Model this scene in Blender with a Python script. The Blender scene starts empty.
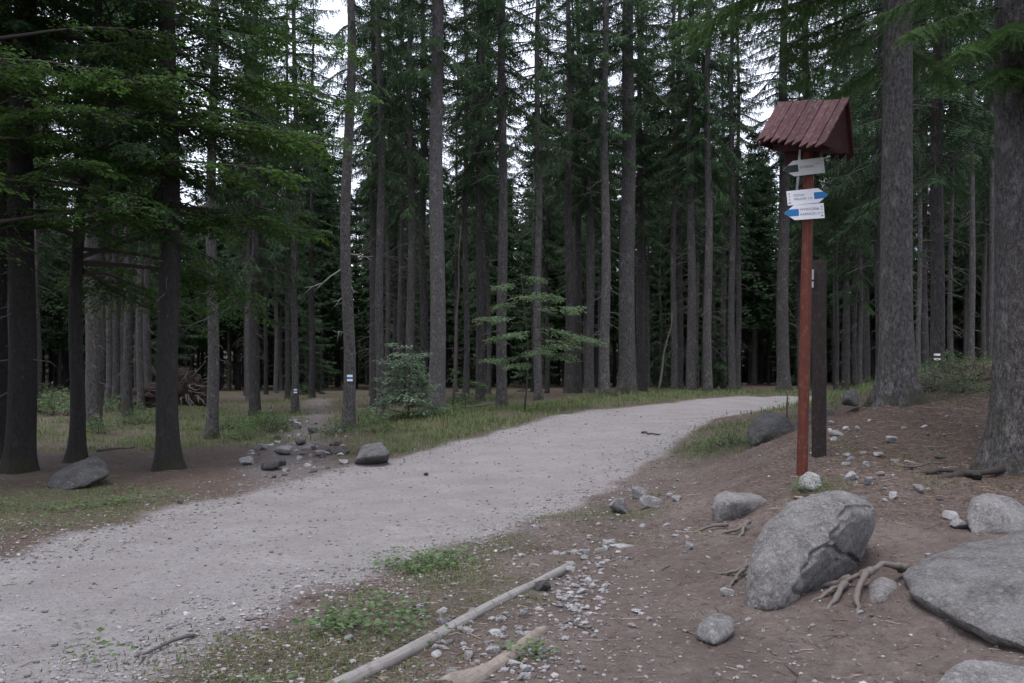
import bpy, bmesh, math, random
import numpy as np
from mathutils import Vector, Matrix, Euler
S = bpy.context.scene
COL = S.collection
R = math.radians

# ------------------------------------------------------------------ camera
FPX, PCX, HOR, CAMZ = 1000.0, 512.0, 375.0, 1.6     # pixels of focal length, centre column, horizon row, eye height
cd = bpy.data.cameras.new('camera')
cd.sensor_width = 36.0
cd.lens = 36.0 * FPX / 1024.0
cd.shift_y = (HOR - 341.5) / 1024.0
cd.clip_start, cd.clip_end = 0.1, 3000
cam = bpy.data.objects.new('camera', cd); COL.objects.link(cam)
cam.location = (0, 0, CAMZ); cam.rotation_euler = (R(90), 0, 0)
S.camera = cam

# ------------------------------------------------------------------ world, sun, exposure
SUN_EL, SUN_AZ = R(72), R(200)          # azimuth clockwise from +Y: behind the camera, to the left
w = bpy.data.worlds.new('World'); S.world = w; w.use_nodes = True
nt = w.node_tree; bgn = nt.nodes['Background']
sky = nt.nodes.new('ShaderNodeTexSky'); sky.sky_type = 'NISHITA'; sky.sun_disc = False
sky.sun_elevation = SUN_EL; sky.sun_rotation = SUN_AZ; sky.dust_density = 4.0; sky.air_density = 1.5; sky.altitude = 800
mixw = nt.nodes.new('ShaderNodeMix'); mixw.data_type = 'RGBA'
mixw.inputs['Factor'].default_value = 0.72
nt.links.new(sky.outputs['Color'], mixw.inputs['A'])
mixw.inputs['B'].default_value = (10.5, 10.95, 12.9, 1)    # even cloud cover
nt.links.new(mixw.outputs['Result'], bgn.inputs['Color'])
bgn.inputs['Strength'].default_value = 0.12
sl = bpy.data.lights.new('sun', 'SUN'); sl.energy = 1.45; sl.angle = R(28); sl.color = (1.0, 0.97, 0.95)
sun = bpy.data.objects.new('sun', sl); COL.objects.link(sun)
sun.rotation_euler = Euler((R(90) - SUN_EL, 0, math.pi - SUN_AZ), 'XYZ')
S.view_settings.view_transform = 'Standard'; S.view_settings.look = 'None'
S.view_settings.gamma = 1.0; S.view_settings.exposure = 0.74
S.view_settings.use_curve_mapping = False
S.render.engine = 'CYCLES'
S.render.filter_size = 1.4
c = S.cycles
c.max_bounces = 5; c.diffuse_bounces = 3; c.glossy_bounces = 2; c.transmission_bounces = 2
c.use_denoising = True
c.sample_clamp_indirect = 6

rng = np.random.default_rng(7)
random.seed(7)

# ------------------------------------------------------------------ helpers
def link(o, parent=None):
    COL.objects.link(o)
    if parent is not None: o.parent = parent
    return o

def tag(o, label=None, cat=None, group=None, kind=None):
    if label: o['label'] = label
    if cat: o['category'] = cat
    if group: o['group'] = group
    if kind: o['kind'] = kind
    return o

def thing(name, loc, label=None, cat=None, group=None, rz=0.0):
    o = bpy.data.objects.new(name, None); o.empty_display_size = 0.2
    o.location = loc; o.rotation_euler = (0, 0, rz)
    return tag(link(o), label, cat, group)

class MB:
    """collects triangles and quads, links them as one mesh"""
    def __init__(s): s.v, s.f3, s.f4, s.m3, s.m4, s.t, s.n = [], [], [], [], [], [], 0
    def add(s, V, T=None, Q=None, m=0, tint=None):
        V = np.asarray(V, float).reshape(-1, 3)
        if T is not None and len(T):
            T = np.asarray(T, int).reshape(-1, 3); s.f3.append(T + s.n); s.m3.append(np.full(len(T), m))
        if Q is not None and len(Q):
            Q = np.asarray(Q, int).reshape(-1, 4); s.f4.append(Q + s.n); s.m4.append(np.full(len(Q), m))
        s.v.append(V)
        s.t.append(np.full(len(V), 0.5) if tint is None else np.broadcast_to(np.asarray(tint, float), (len(V),)))
        s.n += len(V)
    def mesh(s, name, mats, smooth=True):
        me = bpy.data.meshes.new(name)
        V = np.concatenate(s.v)
        f3 = np.concatenate(s.f3) if s.f3 else np.zeros((0, 3), int)
        f4 = np.concatenate(s.f4) if s.f4 else np.zeros((0, 4), int)
        mi = np.concatenate(s.m3 + s.m4)
        li = np.concatenate([f3.ravel(), f4.ravel()])
        st = np.concatenate([np.arange(len(f3)) * 3, len(f3) * 3 + np.arange(len(f4)) * 4])
        me.vertices.add(len(V)); me.vertices.foreach_set('co', V.ravel())
        me.loops.add(len(li)); me.loops.foreach_set('vertex_index', li)
        me.polygons.add(len(st)); me.polygons.foreach_set('loop_start', st)
        for m in (mats if isinstance(mats, (list, tuple)) else [mats]): me.materials.append(m)
        me.polygons.foreach_set('material_index', mi)
        me.polygons.foreach_set('use_smooth', np.full(len(st), smooth))
        a = me.attributes.new('tint', 'FLOAT', 'POINT'); a.data.foreach_set('value', np.concatenate(s.t))
        me.update(calc_edges=True)
        return me
    def build(s, name, mats, parent=None, smooth=True):
        return link(bpy.data.objects.new(name, s.mesh(name, mats, smooth)), parent)

def tube(mb, pts, rad, n=6, m=0, tint=None, cap=True):
    P = np.asarray(pts, float); k = len(P); rad = np.broadcast_to(np.asarray(rad, float), (k,))
    T = np.gradient(P, axis=0); T /= np.linalg.norm(T, axis=1)[:, None] + 1e-9
    ref = np.array([0, 0, 1.0]) if abs(T[:, 2]).mean() < .8 else np.array([1.0, 0, 0])
    A = np.cross(T, ref); A /= np.linalg.norm(A, axis=1)[:, None] + 1e-9
    B = np.cross(T, A)
    th = np.arange(n) * 2 * np.pi / n
    V = P[:, None] + rad[:, None, None] * (A[:, None] * np.cos(th)[None, :, None] + B[:, None] * np.sin(th)[None, :, None])
    i = np.arange(k - 1)[:, None] * n; j = np.arange(n)[None]; j2 = (j + 1) % n
    Q = np.stack([i + j, i + j2, i + n + j2, i + n + j], -1).reshape(-1, 4)
    V = V.reshape(-1, 3); Tn = []
    if cap:
        V = np.concatenate([V, P[:1], P[-1:]])
        a, b = k * n, k * n + 1
        Tn = [[a, (q + 1) % n, q] for q in range(n)] + [[b, (k - 1) * n + q, (k - 1) * n + (q + 1) % n] for q in range(n)]
    mb.add(V, Tn, Q, m, tint)

def box(mb, c, sz, M=None, m=0):
    x, y, z = np.asarray(sz) / 2
    V = np.array([[-x, -y, -z], [x, -y, -z], [x, y, -z], [-x, y, -z], [-x, -y, z], [x, -y, z], [x, y, z], [-x, y, z]])
    if M is not None: V = V @ np.asarray(M).T
    mb.add(V + np.asarray(c), None, [[0, 3, 2, 1], [4, 5, 6, 7], [0, 1, 5, 4], [1, 2, 6, 5], [2, 3, 7, 6], [3, 0, 4, 7]], m)

# value noise
def _h(ix, iy, iz, s):
    n = (ix * 374761393 + iy * 668265263 + iz * 2147483647 + s * 1274126177) & 0xffffffff
    n = ((n ^ (n >> 13)) * 1274126177) & 0xffffffff
    return ((n ^ (n >> 16)) & 0xffff) / 65535.0
def noise3(p, s=0):
    p = np.asarray(p, float); i = np.floor(p).astype(np.int64); f = p - i; f = f * f * (3 - 2 * f)
    o = 0
    for a in (0, 1):
        for b in (0, 1):
            for d in (0, 1):
                wgt = (f[..., 0] if a else 1 - f[..., 0]) * (f[..., 1] if b else 1 - f[..., 1]) * (f[..., 2] if d else 1 - f[..., 2])
                o = o + wgt * _h(i[..., 0] + a, i[..., 1] + b, i[..., 2] + d, s)
    return o * 2 - 1
def noise2(x, y, s=0): return noise3(np.stack([x, y, np.zeros_like(x) + .37], -1), s)
def fbm2(x, y, s=0, o=4):
    r, a = 0, 1.0
    for k in range(o): r = r + a * noise2(x * 2 ** k, y * 2 ** k, s + k); a *= .5
    return r / 1.9
def fbm3(p, s=0, o=4):
    r, a = 0, 1.0
    for k in range(o): r = r + a * noise3(np.asarray(p) * 2 ** k, s + k); a *= .5
    return r / 1.9
def sstep(a, b, x): t = np.clip((x - a) / (b - a), 0, 1); return t * t * (3 - 2 * t)

def at(px, py, Y): return np.array([(px - PCX) * Y / FPX, Y, CAMZ + (HOR - py) * Y / FPX])

# ------------------------------------------------------------------ terrain function
CTL = [(-450, 700, 4.93), (0, 683, 5.2), (250, 683, 5.2), (500, 683, 5.2), (700, 660, 5.6), (880, 672, 5.4), (1040, 668, 5.4),
       (0, 560, 8.65), (-300, 560, 8.65), (200, 560, 8.6), (410, 560, 8.6), (280, 482, 14.9), (380, 461, 17.2), (480, 436, 21), (600, 409, 26), (720, 398.5, 30.5), (790, 396.5, 31.8),
       (300, 600, 7.1), (480, 541, 9.6), (560, 511, 11.6), (650, 464, 15.8), (700, 428, 20.5), (745, 414, 24), (790, 408, 26), (900, 402, 28),
       (560, 401, 30), (627, 394, 33), (740, 392.5, 36), (500, 409, 28), (437, 411, 26), (840, 393, 36), (950, 392, 38),
       (803, 471, 10.9), (820, 459, 12), (898, 408, 14.6), (855, 409, 14.2), (940, 382, 18), (985, 380, 16.5), (940, 368, 21.5), (1018, 478, 11.2), (1100, 440, 12), (1150, 380, 17), (1050, 376, 25), (870, 388, 22),
       (770, 443, 15.5), (735, 452, 15.5), (700, 473, 14.2), (740, 522, 10.2), (680, 510, 11), (600, 550, 8.7), (640, 560, 8.2), (760, 598, 6.9), (850, 580, 7.3), (800, 602, 6.7),
       (905, 588, 6.6), (1020, 655, 5.6), (960, 528, 8.8), (880, 522, 8.5), (860, 482, 10), (940, 482, 10.4), (880, 442, 12.6), (1050, 520, 9), (700, 640, 6), (900, 640, 6), (600, 640, 6),
       (20, 472, 16.3), (168, 470, 16.8), (78, 462, 17.5), (93, 428, 28), (212, 440, 24.5), (350, 432, 23.5), (383, 418, 27), (300, 440, 23), (325, 412, 33), (295, 415, 31),
       (250, 401, 45), (100, 400, 50), (0, 404, 46), (-200, 404, 46), (-300, 460, 19), (180, 408, 36), (400, 396, 45), (500, 396, 50), (20, 520, 11),
       (300, 392, 70), (0, 394, 70), (600, 391, 60), (800, 388, 60), (1000, 385, 60), (500, 385, 100), (100, 387, 100), (900, 383, 100), (1200, 383, 60), (-300, 392, 80)]
CP = np.array([at(*q) for q in CTL])
ring = [(x, y, 0.0 if y < 30 else .5) for x, y in [(-8, 0), (0, 0), (8, 0), (0, -12), (-25, -12), (25, -12), (-30, 10), (-40, 45), (-70, 90), (-40, 120), (0, 140), (40, 120), (75, 90), (-9, 3), (3, 2.5)]]
ring += [(20, 5, .5), (30, 20, 1.7), (40, 45, 1.5)]
CP = np.concatenate([CP, np.array(ring)])
def _ker(r2): return np.where(r2 > 1e-12, r2 * np.log(r2 + 1e-12), 0) * .5
_N = len(CP); _d = ((CP[:, None, :2] - CP[None, :, :2]) ** 2).sum(-1)
_A = np.zeros((_N + 3, _N + 3)); _A[:_N, :_N] = _ker(_d) + np.eye(_N) * 0.25
_A[:_N, _N] = 1; _A[:_N, _N + 1:] = CP[:, :2]; _A[_N:, :_N] = _A[:_N, _N:].T
_W = np.linalg.solve(_A, np.concatenate([CP[:, 2], [0, 0, 0]]))
def gz0(x, y):
    x = np.asarray(x, float); y = np.asarray(y, float); sh = x.shape; x, y = x.ravel(), y.ravel(); o = np.zeros(len(x))
    for a in range(0, len(x), 20000):
        X, Y = x[a:a + 20000], y[a:a + 20000]
        r2 = (X[:, None] - CP[None, :, 0]) ** 2 + (Y[:, None] - CP[None, :, 1]) ** 2
        o[a:a + 20000] = _ker(r2) @ _W[:_N] + _W[_N] + _W[_N + 1] * X + _W[_N + 2] * Y
    d = np.hypot(x, y - 45); k = sstep(70, 110, d)
    o = np.clip(o, -1, 3) * (1 - k) + .5 * k + 12 * sstep(112, 190, y)          # the wooded slope behind
    return o.reshape(sh)

# ---- plan shapes (from points seen in the photograph, at their distances)
def poly(L): return np.array([((px - PCX) * Y / FPX, Y) for px, Y in L])
def sdist(x, y, P):
    """signed distance to polygon, positive inside"""
    x = np.asarray(x, float); sh = x.shape; x = x.ravel(); y = np.asarray(y, float).ravel()
    d = np.full(len(x), 1e9); ins = np.zeros(len(x), bool)
    for (x0, y0), (x1, y1) in zip(P, np.roll(P, -1, 0)):
        ex, ey = x1 - x0, y1 - y0; t = np.clip(((x - x0) * ex + (y - y0) * ey) / (ex * ex + ey * ey + 1e-12), 0, 1)
        d = np.minimum(d, (x - x0 - t * ex) ** 2 + (y - y0 - t * ey) ** 2)
        cr = ((y0 > y) != (y1 > y)); xi = x0 + (y - y0) * ex / (ey if abs(ey) > 1e-12 else 1e-12); ins ^= cr & (x < xi)
    d = np.sqrt(d); return np.where(ins, d, -d).reshape(sh)
ROAD = np.concatenate([[(-9.5, -10), (-12, 0), (-7.5, 6.6)], poly([(0, 8.9), (130, 11.2), (280, 15), (380, 17.3), (480, 21.2), (600, 26.3), (720, 31), (790, 32.3), (900, 32), (1100, 30), (1500, 26)]),
                       poly([(1500, 22), (1100, 25.5), (900, 27.5), (790, 26), (745, 24), (700, 20.5), (650, 15.6), (570, 11.3), (490, 9.4), (330, 7.3), (190, 5.3)]), [(-2.6, 3.5), (-4, 0), (-4.5, -10)]])
TRAIL = poly([(215, 14.6), (250, 20), (285, 27), (300, 34), (305, 44), (330, 44), (345, 34), (342, 27), (325, 21), (345, 17.3), (300, 14)])
VERGE = poly([(345, 18.4), (385, 17.6), (480, 21.3), (600, 26.4), (720, 31.2), (790, 32.5), (900, 32.2), (900, 36), (740, 37), (627, 34.5), (540, 30), (470, 28.5), (437, 27), (395, 26), (365, 23)])
def road_m(x, y): return sstep(-.35, .45, sdist(x, y, ROAD) + .45 * fbm2(x * .9, y * .9, 3))
def trail_m(x, y): return sstep(-.5, .6, sdist(x, y, TRAIL) - .25 + 1.0 * fbm2(x * .8, y * .8, 5))
GSPOT = [(300, 650, 5.7, .55), (350, 640, 5.9, .5), (470, 596, 7.2, .45), (430, 622, 6.5, .35), (500, 592, 7.2, .35), (565, 512, 11.4, .5), (545, 515, 11.2, .4), (735, 437, 17, .9), (745, 428, 19, .8), (720, 445, 16.5, .8),
         (100, 645, 5.9, .5), (210, 655, 5.6, .5), (130, 620, 6.5, .35), (530, 660, 5.6, .12), (635, 500, 11.6, .35), (490, 548, 9.2, .5), (440, 570, 8.2, .5), (700, 455, 16.5, .5), (60, 508, 12, 1.4), (20, 500, 12.5, 1.5), (130, 512, 12, .7), (820, 480, 10.2, .35)]
def grass_m(x, y):
    near = np.where((np.asarray(y) < 13) & (np.asarray(x) > -4), .78, 1.0)
    g = sstep(-.3, .5, sdist(x, y, VERGE) + .5 * fbm2(x * .8, y * .8, 9))
    for px, py, Y, r in GSPOT:
        cx = (px - PCX) * Y / FPX; g = np.maximum(g, near * .85 * sstep(1.25, .35, np.hypot((x - cx), (y - Y) * .75) / (r * 1.2) + .5 * fbm2(x * 2, y * 2, 11)))
    lf = sstep(-.35, .15, fbm2(x * .35 + 3, y * .35, 21)) * sstep(19, 24, y) * sstep(0.5, -1.5, x - (y - 25) * .05) * (1 - trail_m(x, y))       # forest floor at left
    mr = sstep(-.45, .1, fbm2(x * .6, y * .6, 31)) * sstep(13.2, 15.5, y) * sstep(5.0, 6.4, x) * sstep(26, 22, y)                                   # mound at right
    g = np.maximum(g, np.maximum(.8 * lf, .8 * mr))
    rs = sdist(x, y, ROAD); g = np.maximum(g, .5 * np.exp(-((rs + .75) / .55) ** 2) * sstep(-.05, .4, fbm2(x * 1.6, y * 1.6, 37)) * sstep(15.5, 13.5, y) * (np.asarray(x) > -3))
    ms = .55 * sstep(.05, .4, fbm2(x * 1.3, y * 1.3, 35)) * sstep(9.3, 10.5, y) * sstep(3.6, 4.4, x) * sstep(17, 14, y)                              # straw tufts on the mound
    g = np.maximum(g, ms)
    return np.clip(g * (1 - .9 * road_m(x, y)), 0, 1)
def micro(x, y):
    r = road_m(x, y)
    b = fbm2(x * 1.1, y * 1.1, 40, 5) * .09 - np.abs(fbm2(x * 2.2, y * 2.2, 45, 4)) * .07 + .02
    gl = np.exp(-((sdist(x, y, ROAD) + .75 + .25 * fbm2(x, y, 61)) / .4) ** 2) * sstep(8.2, 9.4, y) * sstep(17, 14, y) * (x > 0)
    b = b - gl * (.10 + .12 * np.abs(fbm2(x * 2, y * 2, 63)))
    b = b + sstep(3, 4.5, x) * sstep(8.5, 9.5, y) * sstep(22, 18, y) * (fbm2(x * 2.6, y * 2.6, 67, 4) * .05)
    rs = sdist(x, y, ROAD); rut = np.exp(-((rs - 1.15 + .15 * fbm2(x * .5, y * .5, 69)) / .28) ** 2) * sstep(20, 14, y)
    rr = -.03 * rut + fbm2(x * .7, y * .7, 50) * .015 + fbm2(x * 7, y * 7, 55, 2) * .006
    return b * (1 - r) + rr * r
def gz(x, y): return gz0(x, y) + micro(np.asarray(x, float), np.asarray(y, float))
def g1(x, y): return float(gz(np.array([x]), np.array([y]))[0])
def on(px, Y, dz=0.0):
    x = (px - PCX) * Y / FPX
    return Vector((x, Y, g1(x, Y) + dz))

# ------------------------------------------------------------------ materials
def nmat(name):
    m = bpy.data.materials.new(name); m.use_nodes = True; t = m.node_tree
    b = t.nodes['Principled BSDF']; b.inputs['Roughness'].default_value = .9
    b.inputs['Specular IOR Level'].default_value = .25
    return m, t, b
def N(t, typ, **kw):
    n = t.nodes.new(typ)
    for k, v in kw.items():
        if k in n.inputs: n.inputs[k].default_value = v
        else: setattr(n, k, v)
    return n
def ramp(t, src, stops):
    r = t.nodes.new('ShaderNodeValToRGB'); e = r.color_ramp.elements
    while len(e) < len(stops): e.new(.5)
    for q, (p, cc) in zip(e, stops):
        q.position = p; q.color = (cc, cc, cc, 1) if np.isscalar(cc) else (*cc, 1)
    t.links.new(src, r.inputs['Fac']); return r.outputs['Color']
def mix(t, f, a, b, mode='MIX'):
    n = t.nodes.new('ShaderNodeMix'); n.data_type = 'RGBA'; n.blend_type = mode
    for k, v in (('Factor', f), ('A', a), ('B', b)):
        if isinstance(v, bpy.types.NodeSocket): t.links.new(v, n.inputs[k])
        elif k == 'Factor': n.inputs[k].default_value = v
        else: n.inputs[k].default_value = (*v, 1)
    return n.outputs['Result']
def math_(t, op, a, b=None):
    n = t.nodes.new('ShaderNodeMath'); n.operation = op
    for i, v in enumerate((a, b)):
        if v is None: continue
        if isinstance(v, bpy.types.NodeSocket): t.links.new(v, n.inputs[i])
        else: n.inputs[i].default_value = v
    return n.outputs[0]
def noise(t, co, scale, detail=6, rough=.6, out='Fac'):
    n = N(t, 'ShaderNodeTexNoise', Scale=scale, Detail=detail, Roughness=rough)
    if co is not None: t.links.new(co, n.inputs['Vector'])
    return n.outputs[out]
def mapped(t, sc, src='Object'):
    tc = t.nodes.new('ShaderNodeTexCoord'); mp = t.nodes.new('ShaderNodeMapping'); mp.inputs['Scale'].default_value = sc
    t.links.new(tc.outputs[src], mp.inputs['Vector']); return mp.outputs['Vector']
def bump(t, b, h, s, d):
    n = t.nodes.new('ShaderNodeBump'); n.inputs['Strength'].default_value = s; n.inputs['Distance'].default_value = d
    t.links.new(h, n.inputs['Height']); t.links.new(n.outputs['Normal'], b.inputs['Normal'])
def attr(t, name, out='Fac'):
    a = t.nodes.new('ShaderNodeAttribute'); a.attribute_name = name; return a.outputs[out]
def objrand(t): return t.nodes.new('ShaderNodeObjectInfo').outputs['Random']

def m_ground():
    m, t, b = nmat('forest ground')
    co = t.nodes.new('ShaderNodeNewGeometry').outputs['Position']
    road, grass, trail, dirt = attr(t, 'm_road'), attr(t, 'm_grass'), attr(t, 'm_trail'), attr(t, 'm_dirt')
    n1, n2, n3 = noise(t, co, 1.3, 8, .65), noise(t, co, 14, 8, .7), noise(t, co, 60, 5, .7)
    vo = N(t, 'ShaderNodeTexVoronoi', Scale=55.0); t.links.new(co, vo.inputs['Vector'])
    vo2 = N(t, 'ShaderNodeTexVoronoi', Scale=24.0); t.links.new(co, vo2.inputs['Vector'])
    dirtc = mix(t, ramp(t, n1, [(.3, 0.0), (.7, 1.0)]), (.102, .076, .066), (.208, .168, .150))
    dirtc = mix(t, ramp(t, n2, [(.35, .0), (.75, .8)]), dirtc, (.075, .054, .047))
    litter = mix(t, ramp(t, n2, [(.3, 0.0), (.7, 1.0)]), (.055, .040, .031), (.135, .092, .068))
    base = mix(t, dirt, litter, dirtc)
    grassc = mix(t, n2, (.055, .060, .026), (.10, .095, .055))
    base = mix(t, math_(t, 'MULTIPLY', grass, .85), base, grassc)
    roadc = mix(t, ramp(t, n1, [(.3, 0.0), (.72, 1.0)]), (.230, .212, .208), (.332, .310, .305))
    roadc = mix(t, ramp(t, n2, [(.42, 0.0), (.72, .75)]), roadc, (.19, .170, .166))
    tr = mix(t, n2, (.10, .085, .080), (.205, .182, .176))
    base = mix(t, math_(t, 'MULTIPLY', trail, .9), base, tr)
    # ragged edge of the gravel
    rf = ramp(t, math_(t, 'ADD', road, math_(t, 'MULTIPLY', math_(t, 'SUBTRACT', n2, .5), .9)), [(.3, 0.0), (.75, 1.0)])
    base = mix(t, rf, base, roadc)
    # pebbles lying in it, each its own shade
    cellv = t.nodes.new('ShaderNodeSeparateColor'); t.links.new(vo.outputs['Color'], cellv.inputs['Color'])
    cell2 = t.nodes.new('ShaderNodeSeparateColor'); t.links.new(vo2.outputs['Color'], cell2.inputs['Color'])
    pebm = math_(t, 'MULTIPLY', ramp(t, cellv.outputs['Red'], [(.55, 0.0), (.62, 1.0)]), ramp(t, vo.outputs['Distance'], [(.28, 1.0), (.42, 0.0)]))
    pebm2 = math_(t, 'MULTIPLY', ramp(t, cell2.outputs['Red'], [(.80, 0.0), (.84, 1.0)]), ramp(t, vo2.outputs['Distance'], [(.22, 1.0), (.34, 0.0)]))
    pebc = mix(t, cellv.outputs['Green'], (.14, .125, .12), (.52, .49, .49))
    pebc2 = mix(t, cell2.outputs['Green'], (.16, .14, .135), (.50, .47, .46))
    base = mix(t, math_(t, 'MULTIPLY', pebm, math_(t, 'ADD', math_(t, 'MULTIPLY', road, .5), .22)), base, pebc)
    base = mix(t, math_(t, 'MULTIPLY', pebm2, math_(t, 'ADD', math_(t, 'MULTIPLY', trail, .5), .25)), base, pebc2)
    t.links.new(base, b.inputs['Base Color'])
    h = math_(t, 'ADD', math_(t, 'ADD', n2, math_(t, 'MULTIPLY', n3, .5)), math_(t, 'MULTIPLY', pebm, .6))
    bump(t, b, h, .95, .04)
    return m

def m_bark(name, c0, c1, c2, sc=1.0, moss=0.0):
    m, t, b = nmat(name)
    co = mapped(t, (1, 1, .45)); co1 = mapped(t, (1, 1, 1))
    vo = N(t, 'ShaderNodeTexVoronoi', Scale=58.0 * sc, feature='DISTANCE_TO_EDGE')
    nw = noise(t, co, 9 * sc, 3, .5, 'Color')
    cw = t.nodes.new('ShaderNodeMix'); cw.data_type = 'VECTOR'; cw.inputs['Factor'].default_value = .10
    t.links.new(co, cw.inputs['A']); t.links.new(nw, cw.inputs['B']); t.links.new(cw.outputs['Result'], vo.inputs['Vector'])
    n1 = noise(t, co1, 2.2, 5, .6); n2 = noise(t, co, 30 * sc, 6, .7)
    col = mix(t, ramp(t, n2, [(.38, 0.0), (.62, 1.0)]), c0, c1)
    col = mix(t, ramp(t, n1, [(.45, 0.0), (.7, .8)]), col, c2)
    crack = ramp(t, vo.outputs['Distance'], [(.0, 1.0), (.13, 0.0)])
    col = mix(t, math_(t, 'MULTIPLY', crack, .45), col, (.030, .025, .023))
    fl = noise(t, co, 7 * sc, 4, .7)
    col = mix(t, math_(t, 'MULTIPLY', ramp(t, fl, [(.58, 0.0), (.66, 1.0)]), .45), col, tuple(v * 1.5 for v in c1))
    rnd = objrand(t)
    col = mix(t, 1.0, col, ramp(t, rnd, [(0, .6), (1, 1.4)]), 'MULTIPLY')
    if moss:
        gz_ = t.nodes.new('ShaderNodeSeparateXYZ'); t.links.new(co1, gz_.inputs[0])
        low = ramp(t, gz_.outputs['Z'], [(0.0, 1.0), (.9, 0.0)])
        col = mix(t, math_(t, 'MULTIPLY', math_(t, 'MULTIPLY', low, ramp(t, n1, [(.45, 0.0), (.6, 1.0)])), moss), col, (.045, .05, .022))
    t.links.new(col, b.inputs['Base Color'])
    bump(t, b, math_(t, 'ADD', math_(t, 'MULTIPLY', crack, -.45), n2), .9, .03)
    return m

def m_leaf(name, dark, lite, trans=.35, rough=.55):
    m, t, b = nmat(name)
    tint = attr(t, 'tint'); rnd = objrand(t)
    co = t.nodes.new('ShaderNodeNewGeometry').outputs['Position']
    nn = noise(t, co, .8, 3, .6)
    f = math_(t, 'ADD', math_(t, 'MULTIPLY', tint, .75), math_(t, 'MULTIPLY', math_(t, 'SUBTRACT', nn, .38), .9))
    col = mix(t, f, dark, lite)
    col = mix(t, 1.0, col, ramp(t, rnd, [(0, .78), (1, 1.18)]), 'MULTIPLY')
    t.links.new(col, b.inputs['Base Color']); b.inputs['Roughness'].default_value = rough
    tl = t.nodes.new('ShaderNodeBsdfTranslucent'); t.links.new(col, tl.inputs['Color'])
    mx = t.nodes.new('ShaderNodeMixShader'); mx.inputs['Fac'].default_value = trans
    t.links.new(b.outputs[0], mx.inputs[1]); t.links.new(tl.outputs[0], mx.inputs[2])
    t.links.new(mx.outputs[0], t.nodes['Material Output'].inputs['Surface'])
    return m

def m_rock(name, c0, c1, lich=(.42, .41, .40), sc=1.0, lichen=.5, bd=.045):
    m, t, b = nmat(name)
    co = t.nodes.new('ShaderNodeNewGeometry').outputs['Position']
    n1, n2, n3 = noise(t, co, 2.6 * sc, 8, .65), noise(t, co, 26 * sc, 8, .75), noise(t, co, 120 * sc, 4, .7)
    col = mix(t, ramp(t, n1, [(.36, 0.0), (.62, 1.0)]), c0, c1)
    col = mix(t, math_(t, 'MULTIPLY', ramp(t, n2, [(.5, 0.0), (.58, 1.0)]), lichen), col, lich)
    col = mix(t, math_(t, 'MULTIPLY', ramp(t, n2, [(.3, 1.0), (.44, 0.0)]), .7), col, (.06, .052, .048))
    col = mix(t, math_(t, 'MULTIPLY', ramp(t, n3, [(.40, 1.0), (.48, 0.0)]), .7), col, (.05, .045, .045))
    vl = N(t, 'ShaderNodeTexVoronoi', Scale=7.0 * sc); t.links.new(co, vl.inputs['Vector'])
    sp_ = math_(t, 'ADD', vl.outputs['Distance'], math_(t, 'MULTIPLY', math_(t, 'SUBTRACT', n2, .5), .5))
    col = mix(t, math_(t, 'MULTIPLY', ramp(t, sp_, [(.12, 1.0), (.22, 0.0)]), .55), col, lich)
    col = mix(t, math_(t, 'MULTIPLY', ramp(t, noise(t, co, 1.7 * sc, 6, .7), [(.54, 0.0), (.66, 1.0)]), .35), col, (.10, .105, .075))
    rnd = objrand(t)
    col = mix(t, 1.0, col, ramp(t, rnd, [(0, .85), (1, 1.12)]), 'MULTIPLY')
    t.links.new(col, b.inputs['Base Color'])
    bump(t, b, math_(t, 'ADD', math_(t, 'ADD', n2, math_(t, 'MULTIPLY', n3, .7)), n1), 1.0, bd)
    return m

def m_wood(name, c0, c1, sc=(3, 3, 40), worn=None, axis=None):
    m, t, b = nmat(name)
    co = mapped(t, sc); co1 = mapped(t, (1, 1, 1))
    n1, n2 = noise(t, co, 1.6, 6, .65), noise(t, co1, 16, 6, .7)
    col = mix(t, ramp(t, n1, [(.3, 0.0), (.7, 1.0)]), c0, c1)
    col = mix(t, 1.0, col, ramp(t, attr(t, 'tint'), [(0, .7), (1, 1.3)]), 'MULTIPLY')
    if worn: col = mix(t, ramp(t, n2, [(.52, 0.0), (.68, .8)]), col, worn)
    t.links.new(col, b.inputs['Base Color']); b.inputs['Roughness'].default_value = .75
    bump(t, b, math_(t, 'ADD', n1, math_(t, 'MULTIPLY', n2, .5)), .6, .008)
    return m

def m_plain(name, col, rough=.6, var=.15):
    m, t, b = nmat(name)
    n1 = noise(t, mapped(t, (1, 1, 1)), 18, 6, .7)
    cc = mix(t, n1, tuple(v * (1 - var) for v in col), tuple(min(1, v * (1 + var)) for v in col))
    t.links.new(cc, b.inputs['Base Color']); b.inputs['Roughness'].default_value = rough
    return m

M_GROUND = m_ground()
M_BARK = m_bark('spruce bark', (.036, .032, .031), (.148, .139, .135), (.070, .064, .060), 1.0, .8)
M_BARKP = m_bark('pale grey spruce bark', (.065, .060, .060), (.20, .187, .187), (.11, .102, .10), 1.0, .3)
M_BARKD = m_bark('canopy-shaded dark spruce bark', (.020, .018, .017), (.046, .041, .039), (.030, .027, .025), 1.0, .6)  # darker copy of the spruce bark, canopy shade put into its colour
M_BARKB = m_bark('dark beech bark', (.022, .020, .019), (.042, .038, .036), (.030, .028, .026), .7, .5)
M_TWIG = m_plain('dead twig wood', (.085, .075, .070), .9, .4)
M_LIMB = m_plain('limb bark', (.055, .045, .040), .9, .3)
M_NEEDLE = m_leaf('spruce needles', (.016, .039, .018), (.060, .118, .040), .3)
M_NEEDLE2 = m_leaf('fresh spruce needles', (.035, .075, .024), (.080, .155, .040), .4)
M_LEAF = m_leaf('beech leaves', (.028, .066, .018), (.115, .225, .040), .5, .5)
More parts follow.
